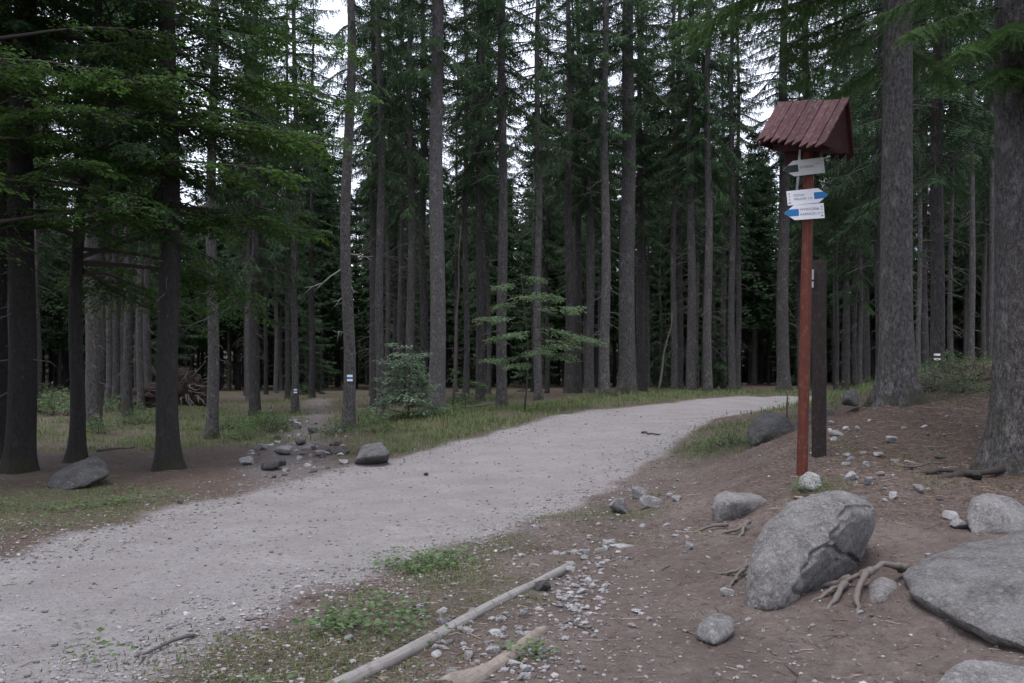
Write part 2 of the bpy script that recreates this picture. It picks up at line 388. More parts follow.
M_SAP = m_leaf('pale sapling leaves', (.12, .20, .10), (.24, .35, .18), .55, .35)
M_GRASS = m_leaf('grass blades', (.055, .095, .030), (.215, .238, .100), .35, .6)
M_HERB = m_leaf('herb leaves', (.055, .10, .038), (.135, .21, .085), .35, .5)
M_HEATH = m_leaf('dry heather', (.060, .048, .040), (.150, .125, .110), .2, .8)
M_GRANITE = m_rock('weathered granite', (.19, .177, .17), (.37, .352, .342), (.52, .505, .495), 1.6, .55, .035)
M_DARKROCK = m_rock('dark rock', (.065, .062, .063), (.15, .145, .145), (.26, .26, .26), 1.3, .35)
M_PALE = m_rock('pale stone', (.25, .238, .236), (.44, .427, .427), (.54, .53, .54), 2.0, .4, .012)
M_MID = m_rock('grey stone', (.15, .143, .143), (.29, .28, .28), (.42, .41, .415), 2.0, .4, .012)
M_TWO = m_rock('road edge rock', (.09, .086, .088), (.22, .212, .215), (.33, .325, .33), 2.0, .4, .03)
M_LOG = m_wood('silvered log', (.15, .137, .127), (.28, .262, .25), (2, 60, 60), (.10, .09, .082))
M_LOG2 = m_wood('split log', (.15, .125, .108), (.27, .225, .19), (2, 60, 60), (.10, .08, .07))
M_CUT = m_plain('fresh cut wood', (.34, .24, .16), .8, .4)
M_POST = m_wood('red brown painted post', (.056, .015, .010), (.125, .034, .020), (40, 40, 3), (.13, .068, .046))
M_DPOST = m_wood('dark stained post', (.016, .011, .009), (.030, .021, .017), (40, 40, 3), (.06, .048, .042))
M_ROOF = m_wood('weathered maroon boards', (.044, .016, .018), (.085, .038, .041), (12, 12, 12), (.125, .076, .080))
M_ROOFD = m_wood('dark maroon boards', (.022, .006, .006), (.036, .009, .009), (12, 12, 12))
M_WHITE = m_plain('white board paint', (.62, .62, .65), .5, .05)
M_GREYB = m_plain('dirty white board paint', (.36, .36, .35), .6, .12)
M_BLUE = m_plain('trail blue paint', (.015, .13, .32), .5, .06)
M_BLACK = m_plain('trail black paint', (.015, .018, .022), .5, .1)
M_TEXT = m_plain('lettering ink', (.13, .13, .15), .6, .05)
M_STEEL = m_plain('galvanised steel', (.32, .33, .34), .5, .1)
M_BLAZE = m_plain('blaze white', (.72, .72, .74), .7, .1)
M_ROOT = m_plain('root bark', (.125, .108, .098), .9, .5)
M_SOIL = m_plain('root plate soil', (.035, .024, .020), .95, .6)
M_CONE = m_plain('cone scales', (.13, .07, .04), .8, .4)

# ------------------------------------------------------------------ ground, road, trail
def axis(lo, fine0, fine1, hi, st, g):
    a = list(np.arange(fine0, fine1 + 1e-6, st)); d = st
    while a[-1] < hi: d *= g; a.append(a[-1] + d)
    d = st
    while a[0] > lo: d *= g; a.insert(0, a[0] - d)
    return np.array(a)
ax = axis(-900, -4.5, 6.2, 900, .04, 1.05); ay = axis(-300, 4.6, 15, 1300, .04, 1.035)
GX, GY = np.meshgrid(ax, ay)
RM, TM, GM = road_m(GX, GY), trail_m(GX, GY), grass_m(GX, GY)
GZ = gz0(GX, GY) + micro(GX, GY)
DM = np.clip(sstep(19, 13, GY) * sstep(-3.0, -1.0, GX - (GY - 10) * .1) + .25, 0, 1)
DM = DM * (1 - .75 * sstep(9.3, 11, GY + .8 * fbm2(GX, GY, 77)) * sstep(3.4, 4.2, GX))
nx, ny = len(ax), len(ay)
idx = (np.arange(ny - 1)[:, None] * nx + np.arange(nx - 1)[None])
Q = np.stack([idx, idx + 1, idx + nx + 1, idx + nx], -1).reshape(-1, 4)
V = np.stack([GX, GY, GZ], -1).reshape(-1, 3)
qm = lambda A: A.ravel()[Q].mean(1)
isr = qm(RM) > .5; ist = (qm(TM) > .5) & ~isr
def sheet(name, sel):
    q = Q[sel]; u, inv = np.unique(q, return_inverse=True)
    mb = MB(); mb.add(V[u], None, inv.reshape(-1, 4))
    o = mb.build(name, M_GROUND)
    for an, A in (('m_road', RM), ('m_grass', GM), ('m_trail', TM), ('m_dirt', DM)):
        a = o.data.attributes.new(an, 'FLOAT', 'POINT'); a.data.foreach_set('value', A.ravel()[u].astype(np.float32))
    return tag(o, kind='structure')
sheet('ground', ~isr & ~ist); sheet('road', isr); sheet('trail', ist)

# ------------------------------------------------------------------ tree parts
def trunk_mesh(r, H, lean=(0, 0), bend=0.0, flare=.6, seed=0, lobes=5, n=18, name='trunk', mat=None, sink=.35, tw=None, raw=False):
    rg = np.random.default_rng(seed)
    z = np.concatenate([[-sink, -.1, 0, .08, .18, .3, .45, .65, .9, 1.3], np.linspace(1.9, H, 22)])
    th = np.arange(n) * 2 * np.pi / n; ph = rg.uniform(0, 6.28, 3)
    zz, tt = np.meshgrid(z, th, indexing='ij')
    rad = r * np.clip(1 - np.maximum(zz, 0) / H, .03, 1) ** .75
    lob = 1 + .55 * np.cos(lobes * tt + ph[0]) + .35 * np.cos((lobes - 2) * tt + ph[1])
    rad = rad + r * flare * np.exp(-np.maximum(zz + .02, -.12) / (.16 + r * .7)) * np.clip(lob, .1, 2)
    rad *= 1 + .05 * fbm3(np.stack([np.cos(tt) * 2, np.sin(tt) * 2, zz * 1.2], -1), seed, 3)
    cx = lean[0] * zz + bend * np.sin(zz * .75 + ph[2]) * np.clip(zz / 2, 0, 1); cy = lean[1] * zz + bend * .6 * np.cos(zz * .6 + ph[2])* np.clip(zz / 2, 0, 1)
    V = np.stack([cx + rad * np.cos(tt), cy + rad * np.sin(tt), zz], -1).reshape(-1, 3)
    k = len(z); i = np.arange(k - 1)[:, None] * n; j = np.arange(n)[None]; j2 = (j + 1) % n
    mb = MB(); mb.add(V, None, np.stack([i + j, i + j2, i + n + j2, i + n + j], -1).reshape(-1, 4))
    if tw: add_twigs(mb, seed + 5, r, tw[0], tw[1], tw[2], tw[3], lambda z: (lean[0] * z, lean[1] * z))
    return mb.mesh(name, [mat or M_BARK, M_TWIG])

def needle_spray(mb, P, D, L, K, nw, rg, m=1, tint=None, hang=0.0):
    """P twig starts, D unit directions, L lengths: flat ragged sprays of needle triangles on both sides"""
    n = len(P)
    if n == 0: return
    up = np.array([0, 0, 1.0]) + rg.normal(0, .35, (n, 3))
    Sd = np.cross(D, up); Sd /= np.linalg.norm(Sd, axis=1)[:, None] + 1e-9
    t = (np.arange(K) + .2) / K
    C = P[:, None] + D[:, None] * (L[:, None] * t)[..., None]
    C[..., 2] -= hang * (L[:, None] * t) ** 2
    st = (L / K)[:, None, None]
    w = nw * (1.05 - .6 * t)[None, :, None] * rg.uniform(.7, 1.3, (n, K, 1))
    V = []
    for sgn in (-1, 1):
        j = rg.normal(0, .25, (n, K, 3)) * w
        a = C - D[:, None] * st * .15; b_ = C + D[:, None] * st * .75
        tip = C + D[:, None] * (st * .6 + w * .55) + sgn * Sd[:, None] * w + j
        V.append(np.stack([a, b_, tip], 2))
    V = np.concatenate(V, 1).reshape(-1, 3)
    tt = .5 if tint is None else np.repeat(np.tile(tint[:, None], (1, 2 * K)).ravel(), 3)
    mb.add(V, np.arange(len(V)).reshape(-1, 3), None, m, tt)

def frond(mb, p0, az, el, L, droop, up, rg, spacing=.10, twl=.42, K=8, nw=.05, wood=.018, bare=.15, m=1, tint0=.5):
    n = max(4, int(L * (1 - bare) / spacing)); s = np.linspace(bare, 1, n)
    def cur(s):
        a = az + .25 * np.sin(s * 2.2 + az * 3) * .4
        h = L * s * math.cos(el)
        return np.stack([p0[0] + h * np.cos(a), p0[1] + h * np.sin(a), p0[2] + L * (math.sin(el) * s - droop * s ** 2 + up * s ** 3)], -1)
    sw = np.linspace(0, 1, 5); tube(mb, cur(sw), wood * (L ** .5) * (1.05 - sw * .9), 4, 0, None, False)
    P = cur(s); T = cur(s + .02) - P; T /= np.linalg.norm(T, axis=1)[:, None]
    H = np.cross(T, [0, 0, 1.0]); H /= np.linalg.norm(H, axis=1)[:, None] + 1e-9
    prof = (.25 + .75 * np.sin(np.clip((s - bare) / (1 - bare), 0, 1) * 2.2 + .65)) 
    for kind in (-1, 1, 0):
        q = rg.uniform(.65, 1.25, n)
        if kind:
            an = rg.uniform(.75, 1.15, n)
            D = T * np.cos(an)[:, None] + kind * H * np.sin(an)[:, None]; D[:, 2] -= rg.uniform(.1, .5, n)
            l = twl * np.clip(prof, .12, 1) * q
        else:
            D = T * .35 + H * rg.normal(0, .35, n)[:, None]; D[:, 2] -= rg.uniform(.5, 1.1, n); l = twl * .7 * np.clip(prof, .1, 1) * q
        D /= np.linalg.norm(D, axis=1)[:, None]
        tint = np.clip(tint0 + rg.normal(0, .16, n) + (s - .6) * .35, 0, 1)
        needle_spray(mb, P + rg.normal(0, .012, P.shape), D, l, K, nw, rg, m, tint, .35)
    needle_spray(mb, P[-1:], T[-1:], np.array([twl * .5]), K, nw, rg, m, np.array([tint0 + .2]))

def spruce_crown(seed, H, zb, Rm, step=.46, sp=.115, K=7, nw=.055, twl=.42, thin=.0):
    rg = np.random.default_rng(seed); mb = MB(); z = zb
    while z < H - .3:
        t = (z - zb) / (H - zb)
        L0 = Rm * min(1, .5 + t * 4) * (1 - t) ** .8 + .25
        nb = rg.integers(3, 6); a0 = rg.uniform(0, 6.28)
        for k in range(nb):
            if rg.random() < thin * max(0, 1 - t * 3): continue
            L = L0 * rg.uniform(.65, 1.15)
            el = -.22 + .75 * t + rg.normal(0, .1)
            frond(mb, (0, 0, z + rg.uniform(-.15, .15)), a0 + k * 6.283 / nb + rg.normal(0, .2), el, L, .42 - .25 * t, .26, rg, sp * (1 + .5 * t), twl * (.6 + .4 * L / Rm), K, nw, .02, .12, 1, rg.uniform(.25, .6))
        z += step * rg.uniform(.75, 1.3) * (1 + .25 * t)
    return mb.mesh('crown', [M_LIMB, M_NEEDLE])

def add_twigs(mb, seed, r, z0, z1, n, lmax, axis_):
    """dead twigs and broken stubs sticking out of the bark"""
    rg = np.random.default_rng(seed)
    for k in range(n):
        z = rg.uniform(z0, z1); a = rg.uniform(0, 6.28); stub = k % 2
        L = rg.uniform(.03, .10) if stub else rg.uniform(.15, 1) ** 1.6 * lmax * (.5 + .5 * (z - z0) / (z1 - z0)) + .08
        d = np.array([math.cos(a), math.sin(a), rg.uniform(-.45, .12)]); s = np.linspace(0, 1, 4)
        p = np.array([*axis_(z), z]) + d * (r * .8 + L * s[:, None]); p[:, 2] -= .25 * L * s ** 2
        p[1:] += rg.normal(0, .03 * L, (3, 3))
        tube(mb, p, (.016 if stub else .011 + .006 * L) * (1.05 - s * .8), 4, 1, None, False)
        if L > .45:
            for q in range(rg.integers(1, 4)):
                b0 = p[1 + q % 2]; dd = d + rg.normal(0, .55, 3); tube(mb, [b0, b0 + dd * L * .22, b0 + dd * L * .4 - [0, 0, .05]], [.007, .005, .002], 3, 1, None, False)

def leaf_quads(mb, C, D, l, w, rg, m=1, tint=None, tilt=.35):
    """folded leaf, four triangles on six points"""
    n = len(C); up = np.array([0, 0, 1.0]) + rg.normal(0, tilt, (n, 3))
    Sd = np.cross(D, up); Sd /= np.linalg.norm(Sd, axis=1)[:, None] + 1e-9
    Nn = np.cross(Sd, D)
    l = l[:, None]; w = w[:, None]
    a = C; e = C + D * l - Nn * l * .12; r1 = C + D * l * .45 + Sd * w * .5 + Nn * w * .12; l1 = C + D * l * .45 - Sd * w * .5 + Nn * w * .12
    V = np.stack([a, r1, e, l1], 1).reshape(-1, 3); i = np.arange(n)[:, None] * 4
    T = np.concatenate([i + [0, 1, 2], i + [0, 2, 3]])
    mb.add(V, T, None, m, None if tint is None else np.repeat(tint, 4))

def leaf_limb(mb, p0, az, el, L, rg, nsub=14, leaf=.075, droop=.18, lw=.55, dens=1.0, wood=.02, tint0=.45, sub=.36):
    """a limb with flat side sprays of leaves, as beech carries them"""
    def cur(s):
        a = az + .3 * np.sin(s * 3 + az * 5); h = L * s * math.cos(el)
        return np.stack([p0[0] + h * np.cos(a), p0[1] + h * np.sin(a), p0[2] + L * (math.sin(el) * s - droop * s ** 2)], -1)
    s = np.linspace(0, 1, 7); tube(mb, cur(s), wood * L ** .6 * (1.05 - s * .92), 5, 0, None, False)
    ss = np.sort(rg.uniform(.18, 1, nsub)); PP = cur(ss); TT = cur(ss + .02) - PP; TT /= np.linalg.norm(TT, axis=1)[:, None]
    for k in range(nsub):
        sg = 1 if k % 2 else -1; H = np.cross(TT[k], [0, 0, 1.0]); H /= np.linalg.norm(H) + 1e-9
        a = rg.uniform(.5, 1.0); d = TT[k] * math.cos(a) + sg * H * math.sin(a) + [0, 0, rg.uniform(-.25, .1)]; d /= np.linalg.norm(d)
        l = L * sub * (1.15 - ss[k] * .75) * rg.uniform(.7, 1.2) + .15
        q = np.linspace(0, 1, 4); tw = PP[k] + d * l * q[:, None]; tw[:, 2] -= .12 * l * q ** 2
        tube(mb, tw, .007 * (1.1 - q), 3, 0, None, False)
        nl = max(5, int(l / leaf * 3.2 * dens)); u = rg.uniform(.12, 1.0, nl)
        Hh = np.cross(d, [0, 0, 1.0]); Hh /= np.linalg.norm(Hh) + 1e-9
        off = rg.uniform(-1, 1, nl) * .26 * l * (1.1 - u * .6)
        C = PP[k] + d * (l * u)[:, None] + Hh * off[:, None]; C[:, 2] += -.12 * l * u ** 2 + rg.normal(0, .022, nl) - np.abs(off) * .12
        D = d + Hh * (np.sign(off) * rg.uniform(.3, 1.2, nl))[:, None]; D[:, 2] -= rg.uniform(0, .4, nl); D /= np.linalg.norm(D, axis=1)[:, None]
        ll = leaf * rg.uniform(.65, 1.2, nl)
        leaf_quads(mb, C, D, ll, ll * lw, rg, 1, np.clip(tint0 + rg.normal(0, .2, nl), 0, 1))

# shared crowns and trunks
CROWN = {}
for k, (H, zb, Rm, thin) in enumerate([(24, 7.4, 2.8, .5), (25, 8.2, 3.0, .5), (22, 6.8, 2.6, .55), (26, 9.2, 3.0, .45), (23, 7.6, 2.6, .5)]):
    CROWN['high%d' % k] = (spruce_crown(100 + k, H, zb, Rm, .46, .105, 6, .072, .58, thin), H)
for k, (H, zb, Rm) in enumerate([(18, 2.8, 3.0), (20, 3.3, 3.0)]):
    CROWN['low%d' % k] = (spruce_crown(140 + k, H, zb, Rm, .44, .10, 8, .058, .52, .55), H)
for k, (H, zb, Rm) in enumerate([(23, 4.2, 2.6)]):
    CROWN['mid%d' % k] = (spruce_crown(150 + k, H, zb, Rm, .46, .105, 7, .062, .55, .2), H)
for k, (H, zb, Rm) in enumerate([(19, .8, 2.6), (16, .6, 2.4), (21, 1.6, 2.7)]):
    CROWN['full%d' % k] = (spruce_crown(160 + k, H, zb, Rm, .58, .16, 5, .11, .62, .05), H)
TRUNKS = [trunk_mesh(.16, 24, (rg_ * .002, 0),   .05, .35, 300 + k, 5, 12, tw=(1.2, 9, 70, 1.0)) for k, rg_ in enumerate((-1, 2, 0, 3, -2))]
TRUNKN = trunk_mesh(.14, 18, (0, 0), .03, .3, 320, 5, 8)

def copy_part(src_mesh, name, parent, sc=(1, 1, 1), rz=0.0, loc=(0, 0, 0)):
    o = bpy.data.objects.new(name, src_mesh); COL.objects.link(o); o.parent = parent
    o.scale = sc; o.rotation_euler = (0, 0, rz); o.location = loc; return o

GT = 'spruces in front and along the road'
SPRUCE = {}
def spruce(px, Y, wpx, crown, label, lean=0.0, H=None, rot=0.0, tw=None, flare=.5, bend=.04, seed=None, wide=1.0, n=18, lobes=5, crownz=1.0, mat=None):
    """a spruce whose trunk is wpx pixels wide at eye height when seen from Y metres away"""
    r = wpx * Y / FPX / 2
    o = thing('spruce_tree', on(px, Y), label, 'spruce tree', GT)
    cm, ch = CROWN[crown]; H = H or ch
    seed = seed or int(px * 7 + Y)
    link(bpy.data.objects.new('trunk', trunk_mesh(r, H, (lean, 0), bend, flare, seed, lobes, n, mat=mat, tw=(1.3, 9.0, 50, .25) if tw is None else (1.2, 9.0, 70 + 12 * tw, 1.1))), o)
    k = H / ch
    if wide == 1.0: wide = .68 if Y > 22 else .85 if px < 300 else 1.0
    cr = copy_part(cm, 'crown', o, (wide, wide, k * crownz), rot)
    m = Matrix.Identity(4); m[0][2] = lean          # the crown follows the leaning trunk
    cr.matrix_local = m @ cr.matrix_basis
    SPRUCE[px] = (o, r, H); return o

# ---- trees one can tell apart
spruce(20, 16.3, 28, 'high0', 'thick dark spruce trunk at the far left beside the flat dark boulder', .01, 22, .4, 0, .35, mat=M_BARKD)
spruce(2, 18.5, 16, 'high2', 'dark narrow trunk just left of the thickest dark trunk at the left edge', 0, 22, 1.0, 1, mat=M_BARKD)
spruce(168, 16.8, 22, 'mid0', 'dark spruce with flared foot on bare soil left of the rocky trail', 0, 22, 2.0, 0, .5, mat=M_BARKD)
spruce(93, 28, 17, 'high0', 'grey spruce trunk behind the bending dark beech at left', 0, 23, .2, 1, .3)
spruce(212, 24.5, 12, 'high1', 'slim spruce left of the stony trail, in front of the uprooted root plate', .003, 22, 1.2, 2, .4)
spruce(255, 31, 11, 'low1', 'slim spruce with low drooping boughs, standing left of the trail', 0, 20, 2.6, 1, .3)
spruce(295, 32, 7.5, 'high3', 'thin spruce beside the trail with a faint white mark at its foot', 0, 22, .4, 2, .3)
spruce(348, 23.5, 12.5, 'high4', 'slightly crooked spruce with a white trail mark, right of the stony trail', .002, 23, .9, None, .45, .07, wide=.5)
spruce(381, 27, 9, 'high2', 'slim straight spruce left of the bushy young tree', -.004, 22, 2.2, 0, .35, wide=.5)
spruce(374, 33, 8, 'high0', 'slim trunk close behind the two spruces left of the bushy young tree', 0, 23, 1.9, 3, .3, wide=.5)
spruce(401, 38, 6, 'high4', 'very thin trunk between the bushy young tree and the spruce with a trail mark', 0, 22, .3, 1, .3)
spruce(411, 32, 9, 'high2', 'slim trunk rising behind the bushy young tree', -.002, 22, 4.2, 2, .3)
spruce(423, 36, 8, 'high1', 'thin trunk just left of the tall pale-barked spruce', 0, 24, 3.0, 1, .3)
spruce(437, 26.3, 16.5, 'high3', 'tall pale-barked spruce standing right of the bushy young tree', 0, 26, .0, None, .3, .03, mat=M_BARKP)
spruce(466, 36, 6.5, 'high4', 'thin knotty trunk right of the tall pale-barked spruce', 0, 22, 1.0, 3, .3)
spruce(480, 33, 8.5, 'high0', 'slim trunk left of the pale green sapling with short stubs', 0, 23, 2.9, 2, .3)
spruce(502, 28, 11, 'high2', 'straight spruce rising through the left of the pale green sapling', .001, 24, 1.7, 0, .3, .03)
spruce(538, 31.5, 8, 'high1', 'slim spruce rising right behind the pale green sapling', 0, 23, 2.4, 0, .3)
spruce(569, 38, 9.5, 'high4', 'grey trunk in a close pair right of the pale green sapling', 0, 24, .8, 3, .3)
spruce(578, 42, 8, 'high3', 'darker right-hand trunk of the close pair beyond the pale sapling', 0, 24, 5.2, 1, .3)
spruce(591, 40, 7, 'high0', 'thin trunk between the close pair and the thick spruce beyond the road', 0, 24, 3.3, 2, .3)
spruce(605, 32, 10.5, 'high4', 'dark straight spruce just left of the thickest trunk beyond the road', 0, 24, 4.1, 0, .35)
spruce(627, 33, 17.5, 'high1', 'thickest spruce on the grass beyond the road with a flared foot', .004, 27, 2.0, None, .4, .03)
spruce(641, 40, 6, 'high2', 'thin trunk just right of the thickest spruce beyond the road', 0, 22, 1.1, 1, .3)
spruce(674, 39, 6.5, 'high3', 'thin spruce behind the leaning dead sapling', 0, 24, .6, 2, .3)
spruce(691, 35, 9.5, 'high0', 'left one of a pair of knotty trunks beyond the road bend', 0, 24, 3.9, 3, .3)
spruce(708, 34.5, 9, 'high2', 'right one of a pair of knotty trunks beyond the road bend', 0, 24, 5.0, 0, .3, wide=.5)
spruce(732, 37, 7.5, 'high4', 'slim trunk beyond the road standing above the bank boulder', 0, 22, 2.7, 1, .3, wide=.5)
spruce(738, 41, 6, 'high1', 'thinner trunk touching the slim one above the bank boulder', 0, 22, 1.4, 2, .3, wide=.5)
spruce(783, 36, 13, 'high3', 'grey spruce directly left of the red-brown signpost', .003, 24, .2, 1, .35)
spruce(836, 42, 4.5, 'high0', 'thin pale trunk close to the right side of the dark square post', 0, 22, 5.5, 1, .3)
spruce(860, 38, 5, 'mid0', 'very thin pale trunk right of the dark square post', 0, 20, .3, 3, .3)
spruce(879, 25, 8, 'mid0', 'slim trunk half hidden behind the left of the thick spruce on the mound', 0, 23, 1.0, 0, .3)
spruce(897, 14.6, 33, 'high3', 'thick spruce with a wide flared foot on the mound right of the signpost', -.0012, 24, 2.2, None, .75, .02, n=28, lobes=6)
spruce(919, 30, 5, 'high1', 'thin reddish trunk between the thick spruce and the marked spruce on the mound', 0, 22, .9, 2, .3)
spruce(937, 21.5, 14, 'mid0', 'grey spruce with a white trail mark, on top of the mound', .004, 24, 4.5, 2, .3, .03)
spruce(951, 31, 5, 'high0', 'thin trunk just right of the spruce with a mark on the mound', 0, 23, 2.5, 1, .3)
spruce(1021, 11.3, 54, 'high1', 'massive spruce cut off by the right edge above the big slab', .001, 25, 3.6, None, .6, .015, n=32, lobes=6)

def add_branches(px, fn, mat):
    o, r, H = SPRUCE[px]; mbs = []; fn(mbs, r)
    for mb in mbs: mb.build('dead_branch', mat, o)
def add_branch(px, name, fn, mats):
    o, r, H = SPRUCE[px]; mb = MB(); fn(mb, r); return mb.build(name, mats, o)
rgb = np.random.default_rng(55)
# low hanging green boughs of the massive spruce on the right
def boughs_right(mb, r):
    for az, z, L, t0 in [(3.75, 4.95, 1.7, .95), (4.1, 5.05, 1.6, .85), (3.5, 5.3, 1.9, .7), (4.5, 4.9, 1.4, .5), (4.8, 5.0, 1.4, .4), (3.2, 5.7, 2.0, .5), (4.1, 5.7, 1.9, .5), (4.35, 4.55, 1.2, .55), (3.95, 4.6, 1.3, .8), (5.2, 4.7, 1.3, .3), (4.65, 4.35, 1.1, .35)]:
        frond(mb, (0, 0, z), az, -.12, L * .85, .24, .04, rgb, .026, .42, 14, .032, .014, .2, 1, t0)
add_branch(1021, 'bough', boughs_right, [M_LIMB, M_NEEDLE2])
# long drooping boughs of the thick spruce reaching over the sign roof
def boughs_mid(mb, r):
    for az, z, L, el, t0 in [(3.05, 6.3, 3.0, -.1, .6), (3.3, 6.5, 3.3, -.12, .8), (2.9, 6.7, 3.4, -.12, .6), (3.5, 6.1, 2.8, -.1, .45), (2.75, 6.9, 3.2, -.12, .6), (3.55, 6.6, 3.0, -.1, .6), (3.2, 7.2, 3.6, -.15, .7), (2.6, 5.9, 2.0, -.05, .5), (2.4, 6.3, 2.2, -.05, .5), (3.1, 6.9, 2.8, -.1, .5), (2.2, 5.6, 1.8, -.1, .55), (3.4, 7.0, 3.3, -.2, .5), (2.9, 5.7, 1.7, -.1, .5), (1.9, 5.2, 1.6, -.1, .5), (.3, 6.2, 1.5, -.1, .5), (.7, 5.4, 1.6, -.1, .6)]:
        frond(mb, (0, 0, z), az, el, L, .26, .08, rgb, .036, .46, 14, .034, .014, .22, 1, t0)
add_branch(897, 'bough', boughs_mid, [M_LIMB, M_NEEDLE2])
def bare_branch(mbs, r):
    s = np.linspace(0, 1, 7)
    for p0, d, L in [((0, 0, 6.75), (-.80, -.25, -.42), 1.75), ((.05, 0, 5.6), (.7, -.2, .25), .6), ((-.1, -.2, 5.9), (-.4, -.5, -.2), .5), ((.1, -.1, 4.4), (.75, -.5, -.1), .5)]:
        mb = MB(); mbs.append(mb); p = np.array(p0) + np.array(d) * L * s[:, None]; p[:, 2] -= .12 * L * s ** 2
        tube(mb, p, .024 * (1.05 - s * .85) * L ** .5, 5, 0)
        if L > 1:
            for q in range(2, 6):
                b0 = p[q]; e = np.array([-.4, rgb.uniform(-.4, .4), -.55]) * .5; tube(mb, [b0, b0 + e * .5, b0 + e + [0, 0, -.06]], [.009, .006, .003], 4, 0)
add_branches(897, bare_branch, M_TWIG)
def grey_branches(mbs, r):
    s = np.linspace(0, 1, 6)
    for z, d, L in [(3.9, (-.75, -.2, -.55), 1.3), (4.5, (.5, -.3, .1), .5), (4.15, (.7, -.3, -.12), .9), (4.4, (-.35, -.1, .8), .55), (3.5, (.35, -.3, -.5), .6), (2.3, (-.6, -.2, .05), .5), (3.2, (-.5, -.3, -.4), .6)]:
        mb = MB(); mbs.append(mb); p = np.array([0, 0, z]) + np.array(d) * L * s[:, None]; p += rgb.normal(0, .03, p.shape) * s[:, None]
        tube(mb, p, .022 * (1.05 - s * .85) * L ** .4, 5, 0)
        for q in (2, 3, 4): tube(mb, [p[q], p[q] + np.array([d[0] * .4, -.1, -.3]) * L * .4 + rgb.normal(0, .06, 3)], [.008, .003], 4, 0)
add_branches(348, grey_branches, m_plain('bleached dead wood', (.22, .205, .20), .9, .3))
# painted trail marks: white-colour-white bars on the bark
def blaze(px, py, Y, w_, h_, mid):
    o, r, H = SPRUCE[px]; zc = CAMZ + (HOR - py) * Y / FPX - o.location.z
    me = [q for q in o.children if q.name.startswith('trunk')][0].data; co = np.empty(len(me.vertices) * 3); me.vertices.foreach_get('co', co); co = co.reshape(-1, 3)
    rings = co[:32 * 18].reshape(32, 18, 3); near = rings[np.argmin(np.abs(rings[:, 0, 2] - zc))]
    cx, cy = near[:, 0].mean(), near[:, 1].mean(); rr = np.hypot(near[:, 0] - cx, near[:, 1] - cy).max() + .006
    for k, dz in enumerate((1, 0, -1)):
        mb = MB(); a = np.linspace(-w_ / rr / 2, w_ / rr / 2, 7) - math.pi / 2 - (px - PCX) / FPX
        V = [];
        for rad_ in (rr - .03, rr + .004):
            for z in (dz * h_ / 3 - h_ / 6, dz * h_ / 3 + h_ / 6): V += [(cx + rad_ * math.cos(q), cy + rad_ * math.sin(q), zc + z) for q in a]
        Qs = []
        for i in range(6): Qs += [[14 + i, 15 + i, 22 + i, 21 + i], [i, 14 + i, 15 + i, i + 1], [7 + i, 8 + i, 22 + i, 21 + i]]
        mb.add(V, None, Qs); mb.build('trail_mark' if k != 1 else 'trail_mark_stripe', M_BLAZE if k != 1 else mid, o, False)
blaze(348, 378, 23.5, .13, .15, M_BLUE)
blaze(937, 357, 21.5, .13, .14, M_BLACK)
blaze(295, 391, 32, .11, .13, M_BLUE)

# beech at the left: bending dark trunk and wide leafy limbs
bo = thing('beech_tree', on(76, 17.5), 'bending dark beech between the two thick dark trunks at left', 'beech tree')
link(bpy.data.objects.new('trunk', trunk_mesh(.13, 13, (.035, 0), .10, .4, 901, 4, 14, mat=M_BARKB)), bo)
mb = MB(); rgl = np.random.default_rng(42)
for k in range(104):
    z = rgl.uniform(3.3, 12); az = rgl.uniform(0, 6.28); L = rgl.uniform(1.6, 3.6) * (1.15 - max(0, z - 7) / 8)
    leaf_limb(mb, (.035 * z, 0, z), az, rgl.uniform(-.05, .45), L, rgl, 17, .085, .22, .62, 1.35, .018, rgl.uniform(.15, .5))
for az, z, L, t0 in [(-.35, 5.6, 4.6, .85), (-.22, 6.6, 4.8, .8), (-.5, 4.9, 4.2, .6), (-.1, 7.6, 4.5, .7), (-.3, 4.2, 4.0, .5), (-.7, 6.0, 4.0, .65)]:
    leaf_limb(mb, (.035 * z, 0, z), az, .08, L, rgl, 26, .085, .12, .62, 1.5, .018, t0, .32)
mb.build('crown', [M_LIMB, M_LEAF], bo)
# second beech left of the frame's edge whose leaves hang in at the upper left
bo = thing('beech_tree', on(-70, 14.5), 'dark beech whose leafy limbs hang in at the upper left edge', 'beech tree')
link(bpy.data.objects.new('trunk', trunk_mesh(.16, 13, (.02, 0), .08, .4, 905, 4, 14, mat=M_BARKB)), bo)
mb = MB()
for k in range(36):
    z = rgl.uniform(3.2, 10); az = rgl.normal(0, 1.6); L = rgl.uniform(1.6, 3.4)
    leaf_limb(mb, (.02 * z, 0, z), az, rgl.uniform(-.05, .4), L, rgl, 16, .08, .22, .62, 1.3, .018, rgl.uniform(.15, .45))
mb.build('crown', [M_LIMB, M_LEAF], bo)

